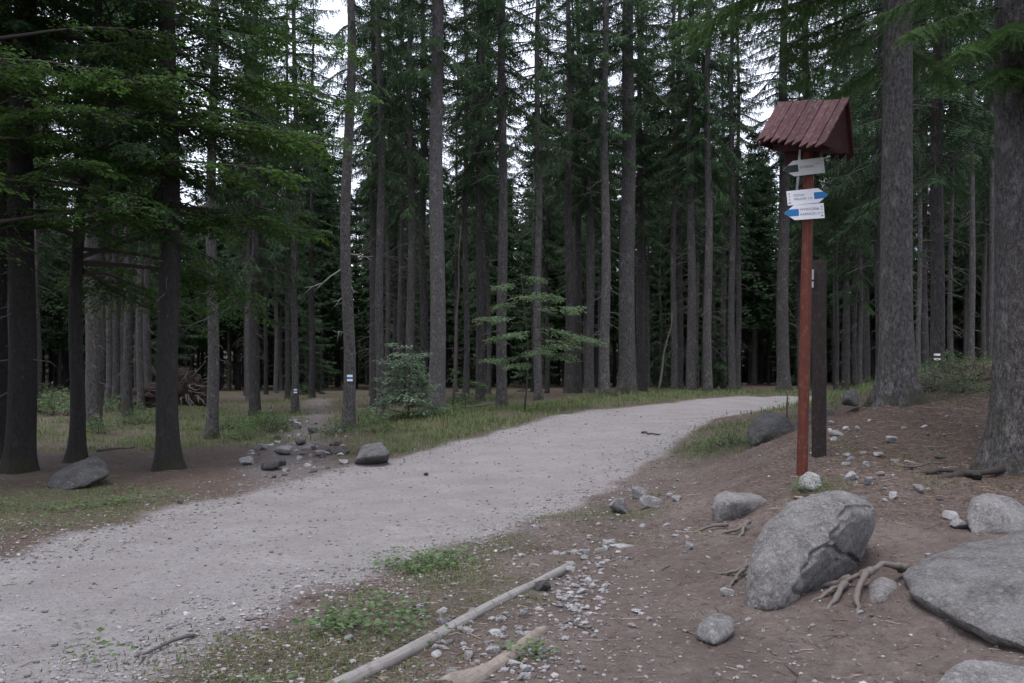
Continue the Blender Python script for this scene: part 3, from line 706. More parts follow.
# pale green sapling in front of the far spruces
so = thing('beech_sapling', on(524, 25.4), 'pale green beech sapling with layered sprays by the far roadside', 'sapling')
mb = MB(); s = np.linspace(0, 1, 8); tube(mb, np.stack([.1 * np.sin(s * 4), 0 * s, s * 3.6 - .1], -1), .026 * (1.05 - s * .85), 6, 0)
mb.build('stem', M_LIMB, so)
mb = MB()
for z, az, L in [(1.55, -.1, 1.3), (1.35, 3.3, 1.1), (1.75, -.35, 1.9), (1.9, 2.9, 1.2), (1.6, .3, 1.5), (2.15, -.15, 1.6), (2.35, 3.4, 1.2), (2.6, .1, 1.7), (2.7, 2.8, 1.0), (3.0, -.4, 1.0), (3.2, 3.0, .7), (3.4, .4, .6), (2.0, 4.4, 1.0), (1.5, 4.9, .9), (1.2, 3.8, .8), (2.9, 4.7, .8)]:
    leaf_limb(mb, (.1 * math.sin(z / 3.6 * 4), 0, z), az, .02 + rgl.normal(0, .08), L * .88 * rgl.uniform(.85, 1.1), rgl, 14, .07, .07, .62, 1.2, .008, .6 + rgl.normal(0, .15), .42)
mb.build('crown', [M_LIMB, M_SAP], so)
# small undergrowth plant below it
so = thing('beech_sapling', on(465, 27.0), 'low bright green sapling right of the pale-barked spruce foot', 'sapling')
mb = MB(); tube(mb, [(0, 0, -.05), (.03, 0, .5), (0, .02, 1.0)], [.012, .009, .004], 5, 0); mb.build('stem', M_LIMB, so)
mb = MB()
for k in range(16): leaf_limb(mb, (0, 0, rgl.uniform(.1, 1.0)), rgl.uniform(0, 6.28), rgl.uniform(0, .5), rgl.uniform(.25, .6), rgl, 6, .06, .1, .62, .8, .006, .5)
mb.build('crown', [M_LIMB, M_HERB], so)
# bushy young tree beside the tall spruce
so = thing('young_bush', on(408, 24.8), 'bushy grey-green young tree at the foot of the tall pale-barked spruce', 'bush')
mb = MB(); tube(mb, [(0, 0, -.1), (.04, 0, .8), (.02, .02, 1.7)], [.03, .02, .008], 6, 0); mb.build('stem', M_LIMB, so)
mb = MB()
for k in range(46):
    z = rgl.uniform(.05, 1.75); leaf_limb(mb, (.03, 0, z), rgl.uniform(0, 6.28), rgl.uniform(-.1, .45), rgl.uniform(.25, 1.15) * (1.2 - z * .4), rgl, 9, .08, .1, .6, .9, .009, .35 + .25 * (z / 1.7) + rgl.normal(0, .12), .36)
M_BUSH = m_leaf('grey green bush leaves', (.085, .14, .075), (.26, .36, .24), .45, .3)
mb.build('crown', [M_LIMB, M_BUSH], so)

# leaning dead saplings
def snag(p0, p1, r, label):
    mb = MB(); s = np.linspace(0, 1, 7)[:, None]; P = np.array(p0) * (1 - s) + np.array(p1) * s; P[1:-1] += rgb.normal(0, .03, (5, 3))
    o0 = np.array(p0); tube(mb, P - o0, r * (1.05 - s[:, 0] * .7), 6, 0)
    for k in range(2, 6):
        d = rgb.normal(0, .3, 3); tube(mb, [P[k] - o0, P[k] - o0 + d * .6, P[k] - o0 + d], [.012, .008, .003], 4, 0)
    o = mb.build('dead_sapling', M_TWIG); o.location = p0; return tag(o, label, 'dead sapling')
a = on(657, 34.2, -.05); snag(a, at(672, 312, 34.8), .05, 'bare grey sapling leaning against the trunks beyond the road bend')
a = on(452, 28.5, -.05); snag(a, at(461, 225, 28.8), .045, 'bare thin sapling leaning right of the tall pale-barked spruce')

# ------------------------------------------------------------------ the wood behind: every trunk its own tree
placed = [(o.location.x, o.location.y) for o, _, _ in SPRUCE.values()] + [(0.33, 27.5), (-2.6, 24.8)]
protos = {}
def far_spruce(kind, x, y, sc, hs, rz, label, group):
    key = kind
    if key not in protos:
        crown, tk, tw = kind
        o = thing('spruce_tree', (0, 0, 0)); copy_part(TRUNKS[tk] if tk >= 0 else TRUNKN, 'trunk', o); copy_part(CROWN[crown][0], 'crown', o, (.78, .78, 1))
        protos[key] = o; root = o
    else:
        src = protos[key]; root = src.copy(); COL.objects.link(root)
        for ch in src.children:
            d = ch.copy(); COL.objects.link(d); d.parent = root
    root.location = (x, y, g1(x, y) - .05); root.scale = (sc, sc, hs); root.rotation_euler = (0, 0, rz)
    tag(root, label, 'spruce tree', group); return root
def ok(x, y, md):
    if any((x - a) ** 2 + (y - b) ** 2 < md * md for a, b in placed): return False
    return True
nfar = 0; tries = 0
rf_ = np.random.default_rng(11)
GAPS = [(176, 246), (312, 372), (498, 532), (724, 772), (40, 100), (552, 572)]        # lines of sight where the sky shows between the crowns
while nfar < 178 and tries < 20000:
    tries += 1
    y = 30 + 48 * rf_.random() ** .8; u = rf_.uniform(-.62, .62); x = u * y; px = PCX + u * FPX
    if sdist(np.array([x]), np.array([y]), ROAD)[0] > -2.2 or sdist(np.array([x]), np.array([y]), TRAIL)[0] > -.8: continue
    if y < 35.5 and -5 < x < 14: continue
    if y < 40 and u < -.25 and rf_.random() < .55: continue
    if any(a_ < px < b_ for a_, b_ in GAPS): continue
    if any(abs(px - k_) < 12 for k_ in (348, 437, 502, 627, 783, 820, 937)): continue
    md = 1.9 if y < 50 else 2.1
    if not ok(x, y, md): continue
    placed.append((x, y)); nfar += 1
    k = int(rf_.integers(0, 5)); kind = ('high%d' % k, int(rf_.integers(0, 5)), 0)
    young = y > 56 and rf_.random() < .15
    if young: kind = ('full%d' % (k % 3), kind[1], -1)
    lab = ('slender grey spruce trunk in the dark wood beyond the trail', 'trunks in the wood beyond the trail') if x < -4.5 - (y - 30) * .12 else ('slender grey spruce trunk in the dark wood beyond the road', 'trunks in the wood beyond the road')
    far_spruce(kind, x, y, rf_.uniform(.7, 1.15), rf_.uniform(.45, .75) if young else rf_.uniform(.85, 1.1), rf_.uniform(0, 6.28), *lab)
# unseen trees added beside and behind the viewer, cutting front light on the trunks
for x, y, k in [(-10.5, 11, 0), (-13, 15.5, 1), (-12, 7, 1), (-9.5, 4.5, 0), (-15, 21, 0), (-17, 12, 1), (-14, 3, 0), (8.5, 7.5, 1), (10.5, 11.5, 0), (11.5, 5, 1), (9, 2, 0), (13, 17, 1), (14, 9, 0), (8, -3, 1), (4, -6, 0), (12, -1, 1), (1, -9, 0), (7, -9, 1), (-12, -3, 0), (-15, -8, 1), (16, 22, 0), (-19, 27, 1), (5, -13, 0), (-13, -13, 1)]:
    far_spruce(('low%d' % k if x < 0 else 'high%d' % (k * 2), (k + y) % 5 if isinstance(y, int) else 2, 0), x, y, 1.1, 1.0, x * 3 + y, 'unseen spruce of the surrounding wood, added behind or beside the viewer', 'spruces around the viewer')
# mass of the deep wood: one object
bpy.context.view_layer.update()
def merge_far():
    """the deep wood: bare-stemmed spruces under a closed canopy, and the low dense edge at the back of it"""
    mb = MB(); rg = np.random.default_rng(77)
    lib = []
    for q in range(5):
        m2 = MB(); mature = q < 3; H = (17, 19, 20, 12, 14)[q]; z = 5.2 if mature else .3; zb = z
        tube(m2, [(0, 0, -.3), (0, 0, H * .5), (0, 0, H)], [.17, .12, .02], 6, 0, None, False)
        if mature:
            for k in range(26):
                a = rg.uniform(0, 6.28); zz = rg.uniform(1.2, 5.5); L = rg.uniform(.5, 1.5); d = np.array([math.cos(a), math.sin(a), rg.uniform(-.35, .0)])
                tube(m2, [(0, 0, zz), d * L * .5 + [0, 0, zz], d * L + [0, 0, zz - .15]], [.02, .013, .005], 3, 0, None, False)
        while z < H - .3:
            t = (z - zb) / (H - zb); L0 = 2.4 * (1 - t) ** .8 + .25; nb = 5; a0 = rg.uniform(0, 6.28)
            for k in range(nb): frond(m2, (0, 0, z), a0 + k * 1.257 + rg.normal(0, .2), -.2 + .7 * t, L0 * rg.uniform(.7, 1.1), .35, .2, rg, .40, .85, 3, .26, .02, .1, 1, rg.uniform(.2, .6))
            z += rg.uniform(.6, .85)
        lib.append(m2)
    P = [(k % 3, rg.uniform(74, 118)) for k in range(430)] + [(3 + k % 2, rg.uniform(112, 138)) for k in range(330)]
    for q, y in P:
        m2 = lib[q]; x = rg.uniform(-.75, .75) * y; a = rg.uniform(0, 6.28); s = rg.uniform(.8, 1.15)
        if sdist(np.array([x]), np.array([y]), ROAD)[0] > -1: continue
        ca, sa = math.cos(a) * s, math.sin(a) * s; V = np.concatenate(m2.v); z0 = g1(x, y)
        W = np.stack([V[:, 0] * ca - V[:, 1] * sa + x, V[:, 0] * sa + V[:, 1] * ca + y, V[:, 2] * s + z0], -1)
        base = mb.n
        mb.v.append(W); mb.t += m2.t; mb.n += len(W)
        mb.f3 += [f + base for f in m2.f3]; mb.m3 += m2.m3; mb.f4 += [f + base for f in m2.f4]; mb.m4 += m2.m4
    o = mb.build('deep_wood', [M_BARK, M_NEEDLE]); return tag(o, 'dark spruce wood closing the view far behind the trunks one can tell apart', 'wood', kind='stuff')
merge_far()

# ------------------------------------------------------------------ rocks
def ico(sub):
    bm = bmesh.new(); bmesh.ops.create_icosphere(bm, subdivisions=sub, radius=1)
    V = np.array([v.co[:] for v in bm.verts]); F = np.array([[v.index for v in f.verts] for f in bm.faces]); bm.free(); return V, F
ICO = {k: ico(k) for k in (1, 2, 3, 4, 5)}
def rock_verts(seed, sub=3, planes=15, cut=(.40, .80), amp=.07, fr=1.8):
    rg = np.random.default_rng(seed); V = ICO[sub][0].copy()
    for _ in range(planes):
        n = rg.normal(0, 1, 3); n /= np.linalg.norm(n); d = rg.uniform(*cut); k = V @ n - d
        V -= np.where(k > 0, k * .93, 0)[:, None] * n
    Nn = V / np.linalg.norm(V, axis=1)[:, None]
    V += Nn * (amp * fbm3(V * fr, seed, 5))[:, None]
    return V
ROCKM = {}
def rock_mesh(seed, mat, sub=3, smooth=False, **kw):
    key = (seed, mat.name, sub)
    if key not in ROCKM:
        mb = MB(); mb.add(rock_verts(seed, sub, **kw), ICO[sub][1]); ROCKM[key] = mb.mesh('rock', mat, smooth)
    return ROCKM[key]
def hull_rock(name, pts, label, mat, seed=0, amp=.03, fr=4, sub=5, sm=2, crack=None, edge=.04):
    """a boulder through the given 3-D points: convex hull, rounded and weathered"""
    bm = bmesh.new()
    P = np.array(pts); c0 = P.mean(0); c0[2] = P[:, 2].min()
    for p in (P - P.mean(0)) * 1.06 + P.mean(0) - c0: bm.verts.new(p)
    r = bmesh.ops.convex_hull(bm, input=bm.verts[:])
    bmesh.ops.delete(bm, geom=[g for g in r['geom_interior'] if isinstance(g, bmesh.types.BMVert)], context='VERTS')
    bmesh.ops.triangulate(bm, faces=bm.faces[:])
    for k in range(sub):
        es = [e for e in bm.edges if e.calc_length() > edge]
        if not es: break
        bmesh.ops.subdivide_edges(bm, edges=es, cuts=1, use_grid_fill=True)
        bmesh.ops.triangulate(bm, faces=[f for f in bm.faces if len(f.verts) > 3])
        if k >= 1:
            for _ in range(sm): bmesh.ops.smooth_vert(bm, verts=bm.verts[:], factor=.5, use_axis_x=True, use_axis_y=True, use_axis_z=True)
    bm.normal_update()
    V = np.array([v.co[:] for v in bm.verts]); Nn = np.array([v.normal[:] for v in bm.verts])
    d = amp * fbm3(V * fr, seed, 5) + amp * .38 * fbm3(V * fr * 5, seed + 9, 4)
    if crack is not None: d -= crack(V + c0)
    V += Nn * d[:, None]
    for v, q in zip(bm.verts, V): v.co = q
    me = bpy.data.meshes.new(name); bm.to_mesh(me); bm.free(); me.materials.append(mat)
    me.polygons.foreach_set('use_smooth', np.ones(len(me.polygons), bool)); me.update()
    o = link(bpy.data.objects.new(name, me)); o.location = c0
    return tag(o, label, 'rock' if 'stone' in name else 'boulder')

# big leaning boulder
P = [at(748, 612, 6.75), at(751, 575, 6.80), at(755, 548, 6.9), at(766, 523, 7.05), at(800, 497, 7.25), at(835, 490, 7.4), at(860, 495, 7.45), at(873, 508, 7.48), at(873, 524, 7.48), at(863, 548, 7.5),
     at(847, 572, 7.5), at(824, 596, 7.3), at(843, 503, 7.08), at(841, 520, 6.97), at(829, 540, 6.84), at(812, 552, 6.74), at(803, 568, 6.68), at(794, 592, 6.6), at(770, 560, 6.64), at(812, 515, 6.98), at(766, 606, 6.55), at(785, 608, 6.58),
     at(862, 516, 7.2), at(856, 540, 7.28), at(780, 530, 6.86), at(765, 540, 7.7), at(800, 515, 8.0), at(850, 512, 8.1), at(868, 535, 7.95), at(840, 590, 7.7), at(760, 600, 7.4)]
def crk(W):
    px = PCX + W[:, 0] / W[:, 1] * FPX; py = HOR + (CAMZ - W[:, 2]) / W[:, 1] * FPX
    xs = [790, 796, 805, 812, 828, 839, 844, 850]; ys = [604, 588, 564, 553, 541, 522, 506, 492]
    lx = np.interp(py, ys[::-1], xs[::-1]); wob = 2.5 * np.sin(py * .35)
    d = (px - lx - wob - 3) / 3.2; m = (py > 505) & (py < 596) & (W[:, 1] < 7.45)
    d2 = (px - 826 + (py - 575) * .9) / 3.0; d3 = (py - 552 - (px - 840) * .55 + 2 * np.sin(px * .4)) / 2.6
    return np.where(m, .032 * np.exp(-d * d), 0) + .03 * np.exp(-d2 * d2) * ((py > 560) & (px < 850)) + .035 * np.exp(-d3 * d3) * ((px > lx) & (py < 580)) + .012 * sstep(0, 14, px - lx - 4) * m
hull_rock('boulder', P, 'big leaning grey granite boulder with a dark crack across its right side', M_GRANITE, 3, .03, 5, 7, 1, crk, .026)
# broad slab at the right
P = [at(898, 573, 6.75), at(915, 560, 7.0), at(960, 541, 7.6), at(1024, 531, 8.0), at(1110, 531, 8.1), at(1190, 560, 7.3), at(1200, 625, 5.9), at(1100, 662, 5.42), at(1024, 644, 5.65), at(985, 628, 5.82), at(938, 606, 6.2), at(908, 586, 6.5),
     at(1024, 655, 5.72), at(985, 638, 5.9), at(942, 617, 6.28), at(1100, 672, 5.5), at(1030, 660, 6.25), at(1100, 668, 6.1), at(975, 640, 6.6), at(940, 612, 6.9), at(1000, 590, 8.0), at(1190, 600, 8.0),
     at(985, 570, 6.62), at(1040, 572, 6.35), at(950, 564, 6.92), at(1100, 580, 6.2), at(1000, 598, 6.08), at(1050, 606, 5.95), at(950, 590, 6.5)]
hull_rock('boulder', P, 'broad flat granite slab lying at the right edge', M_GRANITE, 8, .045, 2.6, 6, 1)
P = [at(928, 690, 4.95), at(940, 668, 5.15), at(965, 656, 5.3), at(1000, 658, 5.3), at(1060, 672, 5.2), at(1080, 720, 4.8), at(1000, 730, 4.7), at(940, 715, 4.75), at(990, 690, 5.6), at(1050, 690, 5.5)]
hull_rock('boulder', P, 'rounded pale boulder at the lower right corner below the slab', M_GRANITE, 12, .02, 6, 6, 2)
P = [at(966, 512, 8.7), at(972, 495, 8.75), at(985, 491, 8.9), at(1010, 496, 8.9), at(1032, 511, 8.8), at(1032, 538, 8.5), at(972, 540, 8.4), at(1000, 507, 8.5), at(985, 520, 9.3), at(1022, 520, 9.3)]
hull_rock('boulder', P, 'blocky grey rock behind the broad slab at the right edge', M_GRANITE, 15, .02, 7, 5, 1)
P = [at(710, 508, 10.1), at(713, 497, 10.2), at(722, 490, 10.4), at(760, 495, 10.5), at(768, 502, 10.4), at(762, 522, 10.3), at(735, 528, 10.1), at(712, 530, 10.1), at(740, 499, 10.0), at(730, 515, 11.2), at(762, 515, 11.2)]
hull_rock('boulder', P, 'angular grey rock set in the bare bank left of the leaning boulder', M_GRANITE, 18, .025, 7, 5, 1)
P = [at(745, 432, 15.8), at(752, 418, 16), at(768, 410, 16.2), at(785, 413, 16.2), at(795, 430, 15.9), at(790, 447, 15.5), at(750, 448, 15.4), at(768, 430, 15.3), at(765, 435, 17), at(790, 435, 17)]
hull_rock('boulder', P, 'dark rounded boulder on the bank crest at the road edge, left of the signpost', M_DARKROCK, 21, .04, 5, 5, 1)
P = [at(790, 425, 15.0), at(800, 408, 15.3), at(825, 405, 15.4), at(836, 414, 15.3), at(838, 435, 14.8), at(795, 440, 14.7), at(815, 420, 14.7), at(815, 425, 16)]
hull_rock('boulder', P, 'dark low boulder seen behind the feet of the two posts', M_DARKROCK, 23, .04, 5, 5, 1)
P = [at(928, 427, 13.1), at(938, 420, 13.3), at(955, 428, 13.3), at(961, 440, 13.0), at(955, 447, 12.8), at(930, 443, 12.8), at(943, 430, 12.8), at(945, 435, 13.8)]
hull_rock('boulder', P, 'dark angular rock on the mound between the two thick spruces', M_DARKROCK, 25, .03, 6, 5, 1)
P = [at(841, 405, 14.2), at(843, 391, 14.3), at(856, 388, 14.4), at(859, 397, 14.4), at(858, 407, 14.1), at(848, 398, 13.95), at(850, 400, 14.7)]
hull_rock('boulder', P, 'small dark block on the mound crest left of the thick spruce foot', M_DARKROCK, 27, .02, 6, 5, 1)
P = [at(353, 469, 17.0), at(356, 459, 16.55), at(363, 444, 17.0), at(380, 441, 17.1), at(391, 453, 16.7), at(388, 463, 17.1), at(370, 468, 17.1), at(373, 456, 16.35), at(375, 452, 17.8), at(360, 458, 17.6), at(384, 456, 16.4)]
hull_rock('boulder', P, 'two-toned angular rock at the far road edge right of the trail', M_TWO, 30, .015, 6, 5, 1)
P = [at(44, 487, 14.2), at(50, 474, 14.6), at(75, 462, 15.0), at(96, 455, 15.3), at(108, 468, 14.8), at(108, 476, 14.3), at(85, 488, 13.9), at(60, 494, 13.8), at(80, 470, 14.2), at(75, 480, 15.6), at(100, 478, 15.5)]
hull_rock('boulder', P, 'flat dark grey boulder in front of the bending beech at left', M_DARKROCK, 33, .03, 5, 5, 1)
P = [at(690, 640, 6.0), at(695, 622, 6.1), at(712, 609, 6.2), at(735, 614, 6.2), at(738, 632, 6.0), at(715, 650, 5.8), at(712, 625, 5.95), at(720, 640, 6.4)]
hull_rock('boulder', P, 'pale half-buried stone in the bare soil, foreground right', M_GRANITE, 36, .015, 8, 5, 2)
P = [at(864, 600, 6.7), at(866, 583, 6.85), at(880, 574, 6.95), at(897, 580, 6.85), at(903, 597, 6.65), at(888, 612, 6.5), at(868, 610, 6.55), at(882, 590, 6.5), at(885, 590, 7.2)]
hull_rock('boulder', P, 'round stone wrapped by roots between the leaning boulder and the slab', M_GRANITE, 39, .012, 8, 5, 2)
P = [at(796, 489, 10.3), at(798, 478, 10.4), at(808, 470, 10.5), at(820, 474, 10.5), at(824, 486, 10.3), at(815, 493, 10.1), at(810, 480, 10.15), at(810, 485, 10.8)]
hull_rock('boulder', P, 'white angular stone at the foot of the signpost', M_PALE, 42, .01, 8, 5, 1)

def stone(px, Y, wpx, hr, seed, mat, label, group=None, dz=.5, rz=None, sub=3, rx=0.0):
    r = wpx * Y / FPX / 2; p = on(px, Y)
    o = link(bpy.data.objects.new('stone', rock_mesh(seed, mat, sub)))
    o.scale = (r, r * random.uniform(.65, .95), r * hr); o.location = p + Vector((0, 0, r * hr * dz)); o.rotation_euler = (rx, random.uniform(-.2, .2), random.uniform(0, 6.28) if rz is None else rz)
    return tag(o, label, 'stone', group)
for q in [(621, 11.6, 30, .8, 1, M_MID, 'blue-grey angular stone, left one of three by the gully'),
          (637, 12.4, 24, .85, 2, M_MID, 'grey stone at the back of three by the gully'),
          (652, 11.9, 30, .65, 3, M_MID, 'flat grey stone on the right of three by the gully'),
          (677, 11.6, 15, .7, 4, M_MID, 'small brownish stone right of the three gully stones'),
          (607, 9.3, 22, .7, 5, M_PALE, 'pale stone below the three gully stones'),
          (622, 9.1, 34, .25, 6, M_PALE, 'flat whitish stone flush with the path soil'),
          (541, 7.25, 22, .85, 4, M_DARKROCK, 'dark block leaning against the upper end of the weathered log'),
          (636, 6.75, 22, .25, 6, M_PALE, 'flat white flake lying on the bare path'),
          (690, 8.3, 14, .7, 9, M_MID, 'round brown stone on the bare path below the roots'),
          (727, 7.0, 17, .7, 10, M_PALE, 'pale pebble-like stone left of the leaning boulder foot'),
          (632, 6.3, 12, .6, 11, M_MID, 'small dark stone on the path below the white flake'),
          (868, 10.0, 19, .75, 5, M_MID, 'grey stone right behind the leaning boulder'),
          (849, 10.2, 17, .8, 12, M_PALE, 'pale stone behind the top of the leaning boulder'),
          (893, 9.6, 15, .7, 1, M_PALE, 'bright white stone on the litter right of the leaning boulder top'),
          (918, 9.9, 17, .7, 2, M_MID, 'grey cobble in the litter below the dark root'),
          (952, 9.0, 20, .7, 3, M_PALE, 'pale cobble left of the blocky grey rock'),
          (957, 8.7, 24, .7, 7, M_MID, 'grey cobble at the upper edge of the broad slab'),
          (977, 10.6, 20, .8, 8, M_DARKROCK, 'dark cobble by the massive spruce root'),
          (890, 12.4, 18, .6, 5, M_PALE, 'white flat stone near the foot of the thick spruce'),
          (878, 11.9, 14, .7, 4, M_PALE, 'pale stone in the middle of the mound slope'),
          (866, 11.0, 11, .7, 10, M_MID, 'small grey stone in the middle of the mound slope'),
          (836, 13.2, 20, .6, 11, M_MID, 'grey stone on the mound just right of the dark post'),
          (271, 16.2, 32, .5, 3, M_DARKROCK, 'dark flat stone at the mouth of the trail'),
          (300, 21.0, 15, .7, 4, M_DARKROCK, 'dark round stone in the middle of the trail'),
          (247, 17.2, 26, .5, 5, M_MID, 'grey flat stone at the left edge of the trail mouth'),
          (321, 18.2, 24, .4, 6, M_MID, 'flat grey slab at the right of the trail mouth'),
          (285, 18.6, 30, .45, 9, M_MID, 'broad grey flat stone across the middle of the trail mouth'),
          (262, 20.0, 22, .5, 11, M_MID, 'tilted grey stone at the left side of the trail'),
          (312, 24.5, 20, .55, 2, M_DARKROCK, 'dark angular stone right of the trail middle'),
          (338, 18.6, 26, .5, 12, M_DARKROCK, 'low dark rock in the grass behind the two-toned rock'),
          (343, 16.9, 14, .5, 7, M_MID, 'low stone between the trail and the two-toned rock'),
          (296, 28, 9, .7, 8, M_PALE, 'pale stone at the bend of the trail'),
          (289, 24, 5, .7, 9, M_PALE, 'small pinkish stone on the upper trail'),
          (335, 20.5, 18, .5, 10, M_DARKROCK, 'mossy dark stone on the grass right of the trail'),
          (475, 6.6, 20, .5, 4, M_MID, 'grey stone in the weeds above the weathered log'),
          (420, 6.6, 15, .7, 5, M_MID, 'small blue-grey stone in the grassy margin of the road'),
          (322, 6.3, 16, .5, 6, M_PALE, 'whitish flat stone in the lower grassy margin'),
          (350, 6.0, 13, .8, 7, M_MID, 'grey pointed stone in the lower grassy margin'),
          (426, 15.5, 7, .8, 8, M_DARKROCK, 'single dark stone on the gravel road'),
          (180, 12.4, 10, .7, 9, M_DARKROCK, 'single dark stone at the shaded road edge')]:
    stone(*q)
def cluster(n, box_, wr, mats, label, group, hr=(.45, .8), seed=1, dens=None):
    rg = np.random.default_rng(seed); x0, x1, y0, y1 = box_
    for _ in range(n):
        f = rg.random(); Y = 1 / (1 / y0 * (1 - f) + 1 / y1 * f); px = rg.uniform(x0, x1)
        stone(px, Y, rg.uniform(*wr) ** 1.0, rg.uniform(*hr), int(rg.integers(1, 13)), mats[int(rg.integers(0, len(mats)))], label, group, .2, rg.uniform(0, 6.28), 2)
cluster(52, (556, 606, 6.7, 8.8), (6, 17), [M_PALE, M_PALE, M_MID], 'small loose stone in the pale heap by the upper end of the weathered log', 'stones heaped by the log end', seed=2)
cluster(44, (425, 540, 5.3, 6.6), (7, 22), [M_PALE, M_MID, M_MID], 'small loose stone between the weathered log and the split log', 'stones between the logs', seed=3)
cluster(70, (245, 348, 15.2, 29), (4, 13), [M_MID, M_PALE, M_DARKROCK], 'small stone strewn over the rocky trail', 'stones on the trail', seed=4)
cluster(56, (812, 950, 9.4, 14.2), (4, 15), [M_PALE, M_MID, M_MID, M_DARKROCK], 'small stone scattered on the mound below the thick spruce', 'stones on the mound', seed=5)
cluster(20, (585, 690, 9.2, 13.8), (4, 11), [M_PALE, M_MID], 'small stone lying in the gully beside the road', 'stones in the gully', seed=6)
cluster(24, (0, 240, 9.2, 12.5), (3, 8), [M_PALE, M_MID], 'small stone along the shaded far edge of the road', 'stones along the far road edge', seed=7)
cluster(48, (590, 900, 5.2, 8.2), (3, 10), [M_MID, M_PALE], 'small stone on the bare trodden soil', 'stones on the bare soil', seed=8)

# ------------------------------------------------------------------ gravel (uncountable)
def gravel(n, seed):
    rg = np.random.default_rng(seed); B, T = ICO[1]; nb_ = len(B)
    f = rg.random(n); Y = 4.8 * (26 / 4.8) ** f; x = rg.uniform(-.58, .58, n) * Y
    r_, g_, t_ = road_m(x, Y), grass_m(x, Y), trail_m(x, Y); sd = sdist(x, Y, ROAD)
    edge = np.exp(-(sd / .8) ** 2)
    a_ = np.array([.48, 8.0]); e_ = np.array([-.35, 5.0]) - a_; tq = np.clip(((x - a_[0]) * e_[0] + (Y - a_[1]) * e_[1]) / (e_ @ e_), 0, 1)
    lg = np.exp(-(np.hypot(x - a_[0] - tq * e_[0] - .22, Y - a_[1] - tq * e_[1]) / .32) ** 2)
    rt = np.exp(-((sd - 1.15 + .15 * fbm2(x * .5, Y * .5, 69)) / .3) ** 2) * sstep(20, 14, Y)
    p = .11 * r_ * (1 - .85 * rt) + .35 * lg + .6 * edge + .5 * t_ + .055 * (1 - r_) * (x > -1) * (Y < 15)
    k = rg.random(n) < p * (1 - .5 * g_); x, Y = x[k], Y[k]; n = len(x)
    sz = np.exp(rg.normal(-4.9, .45, n)) * (1 + .02 * Y) * (1 + .6 * lg[k]); sz = np.clip(sz, .003, .026)
    J = B[None] * rg.uniform(.75, 1.15, (n, nb_, 1)) + rg.normal(0, .10, (n, nb_, 3)); J[..., 0] *= rg.uniform(.8, 1.4, (n, 1)); J[..., 2] *= .6
    a = rg.uniform(0, 6.28, n); c_, s_ = np.cos(a), np.sin(a)
    X = J[..., 0] * c_[:, None] - J[..., 1] * s_[:, None]; Yy = J[..., 0] * s_[:, None] + J[..., 1] * c_[:, None]
    W = np.stack([X * sz[:, None] + x[:, None], Yy * sz[:, None] + Y[:, None], J[..., 2] * sz[:, None] + (gz(x, Y) + sz * .3)[:, None]], -1)
    mb = MB(); mb.add(W.reshape(-1, 3), (T[None] + np.arange(n)[:, None, None] * nb_).reshape(-1, 3), None, 0, np.repeat(np.clip(rg.normal(.45, .25, n), 0, 1), nb_))
    m, t, b = nmat('gravel'); t.links.new(ramp(t, attr(t, 'tint'), [(0, (.10, .092, .09)), (.5, (.205, .192, .19)), (1, (.35, .333, .335))]), b.inputs['Base Color'])
    return tag(mb.build('gravel', m, None, False), 'loose gravel and pebbles over the road and bare soil', 'gravel', kind='stuff')
gravel(75000, 5)

# ------------------------------------------------------------------ grass and herbs (uncountable)
def grass(n, seed):
    rg = np.random.default_rng(seed); f = rg.random(n); Y = 4.8 * (42 / 4.8) ** f; x = rg.uniform(-.62, .62, n) * Y
    g = grass_m(x, Y) * sstep(-.15, .5, fbm2(x * 1.7, Y * 1.7, 91) + .25)
    k = rg.random(n) < g; x, Y = x[k], Y[k]; n = len(x); z = gz(x, Y)
    tall = sstep(14, 22, Y) * .72 + .22
    h = rg.uniform(.04, .20, n) * tall * (1 + .5 * fbm2(x * .9, Y * .9, 93)); a = rg.uniform(0, 6.28, n); wd = rg.uniform(.002, .0042, n) * (1 + .05 * Y)
    d = np.stack([np.cos(a), np.sin(a), 0 * a], -1); q = np.stack([-np.sin(a), np.cos(a), 0 * a], -1)
    P = np.stack([x, Y, z - .01], -1); ln = rg.uniform(.2, .9, n)[:, None]; H = h[:, None]; U = np.array([0, 0, 1.0])
    W = wd[:, None]
    V = np.stack([P - q * W, P + q * W, P + d * H * ln * .35 + U * H * .6 + q * W * .8, P + d * H * ln * .35 + U * H * .6 - q * W * .8, P + d * H * ln + U * H * (1 - .25 * ln)], 1).reshape(-1, 3)
    i = np.arange(n)[:, None] * 5
    tint = np.clip(.42 + .38 * fbm2(x * .8, Y * .8, 97) + rg.normal(0, .22, n), 0, 1)
    mb = MB(); mb.add(V, i + [3, 2, 4], i + [0, 1, 2, 3], 0, np.repeat(tint, 5))
    return tag(mb.build('grass', M_GRASS), 'short green and straw-coloured grass along the road edges and forest floor', 'grass', kind='stuff')
grass(520000, 6)
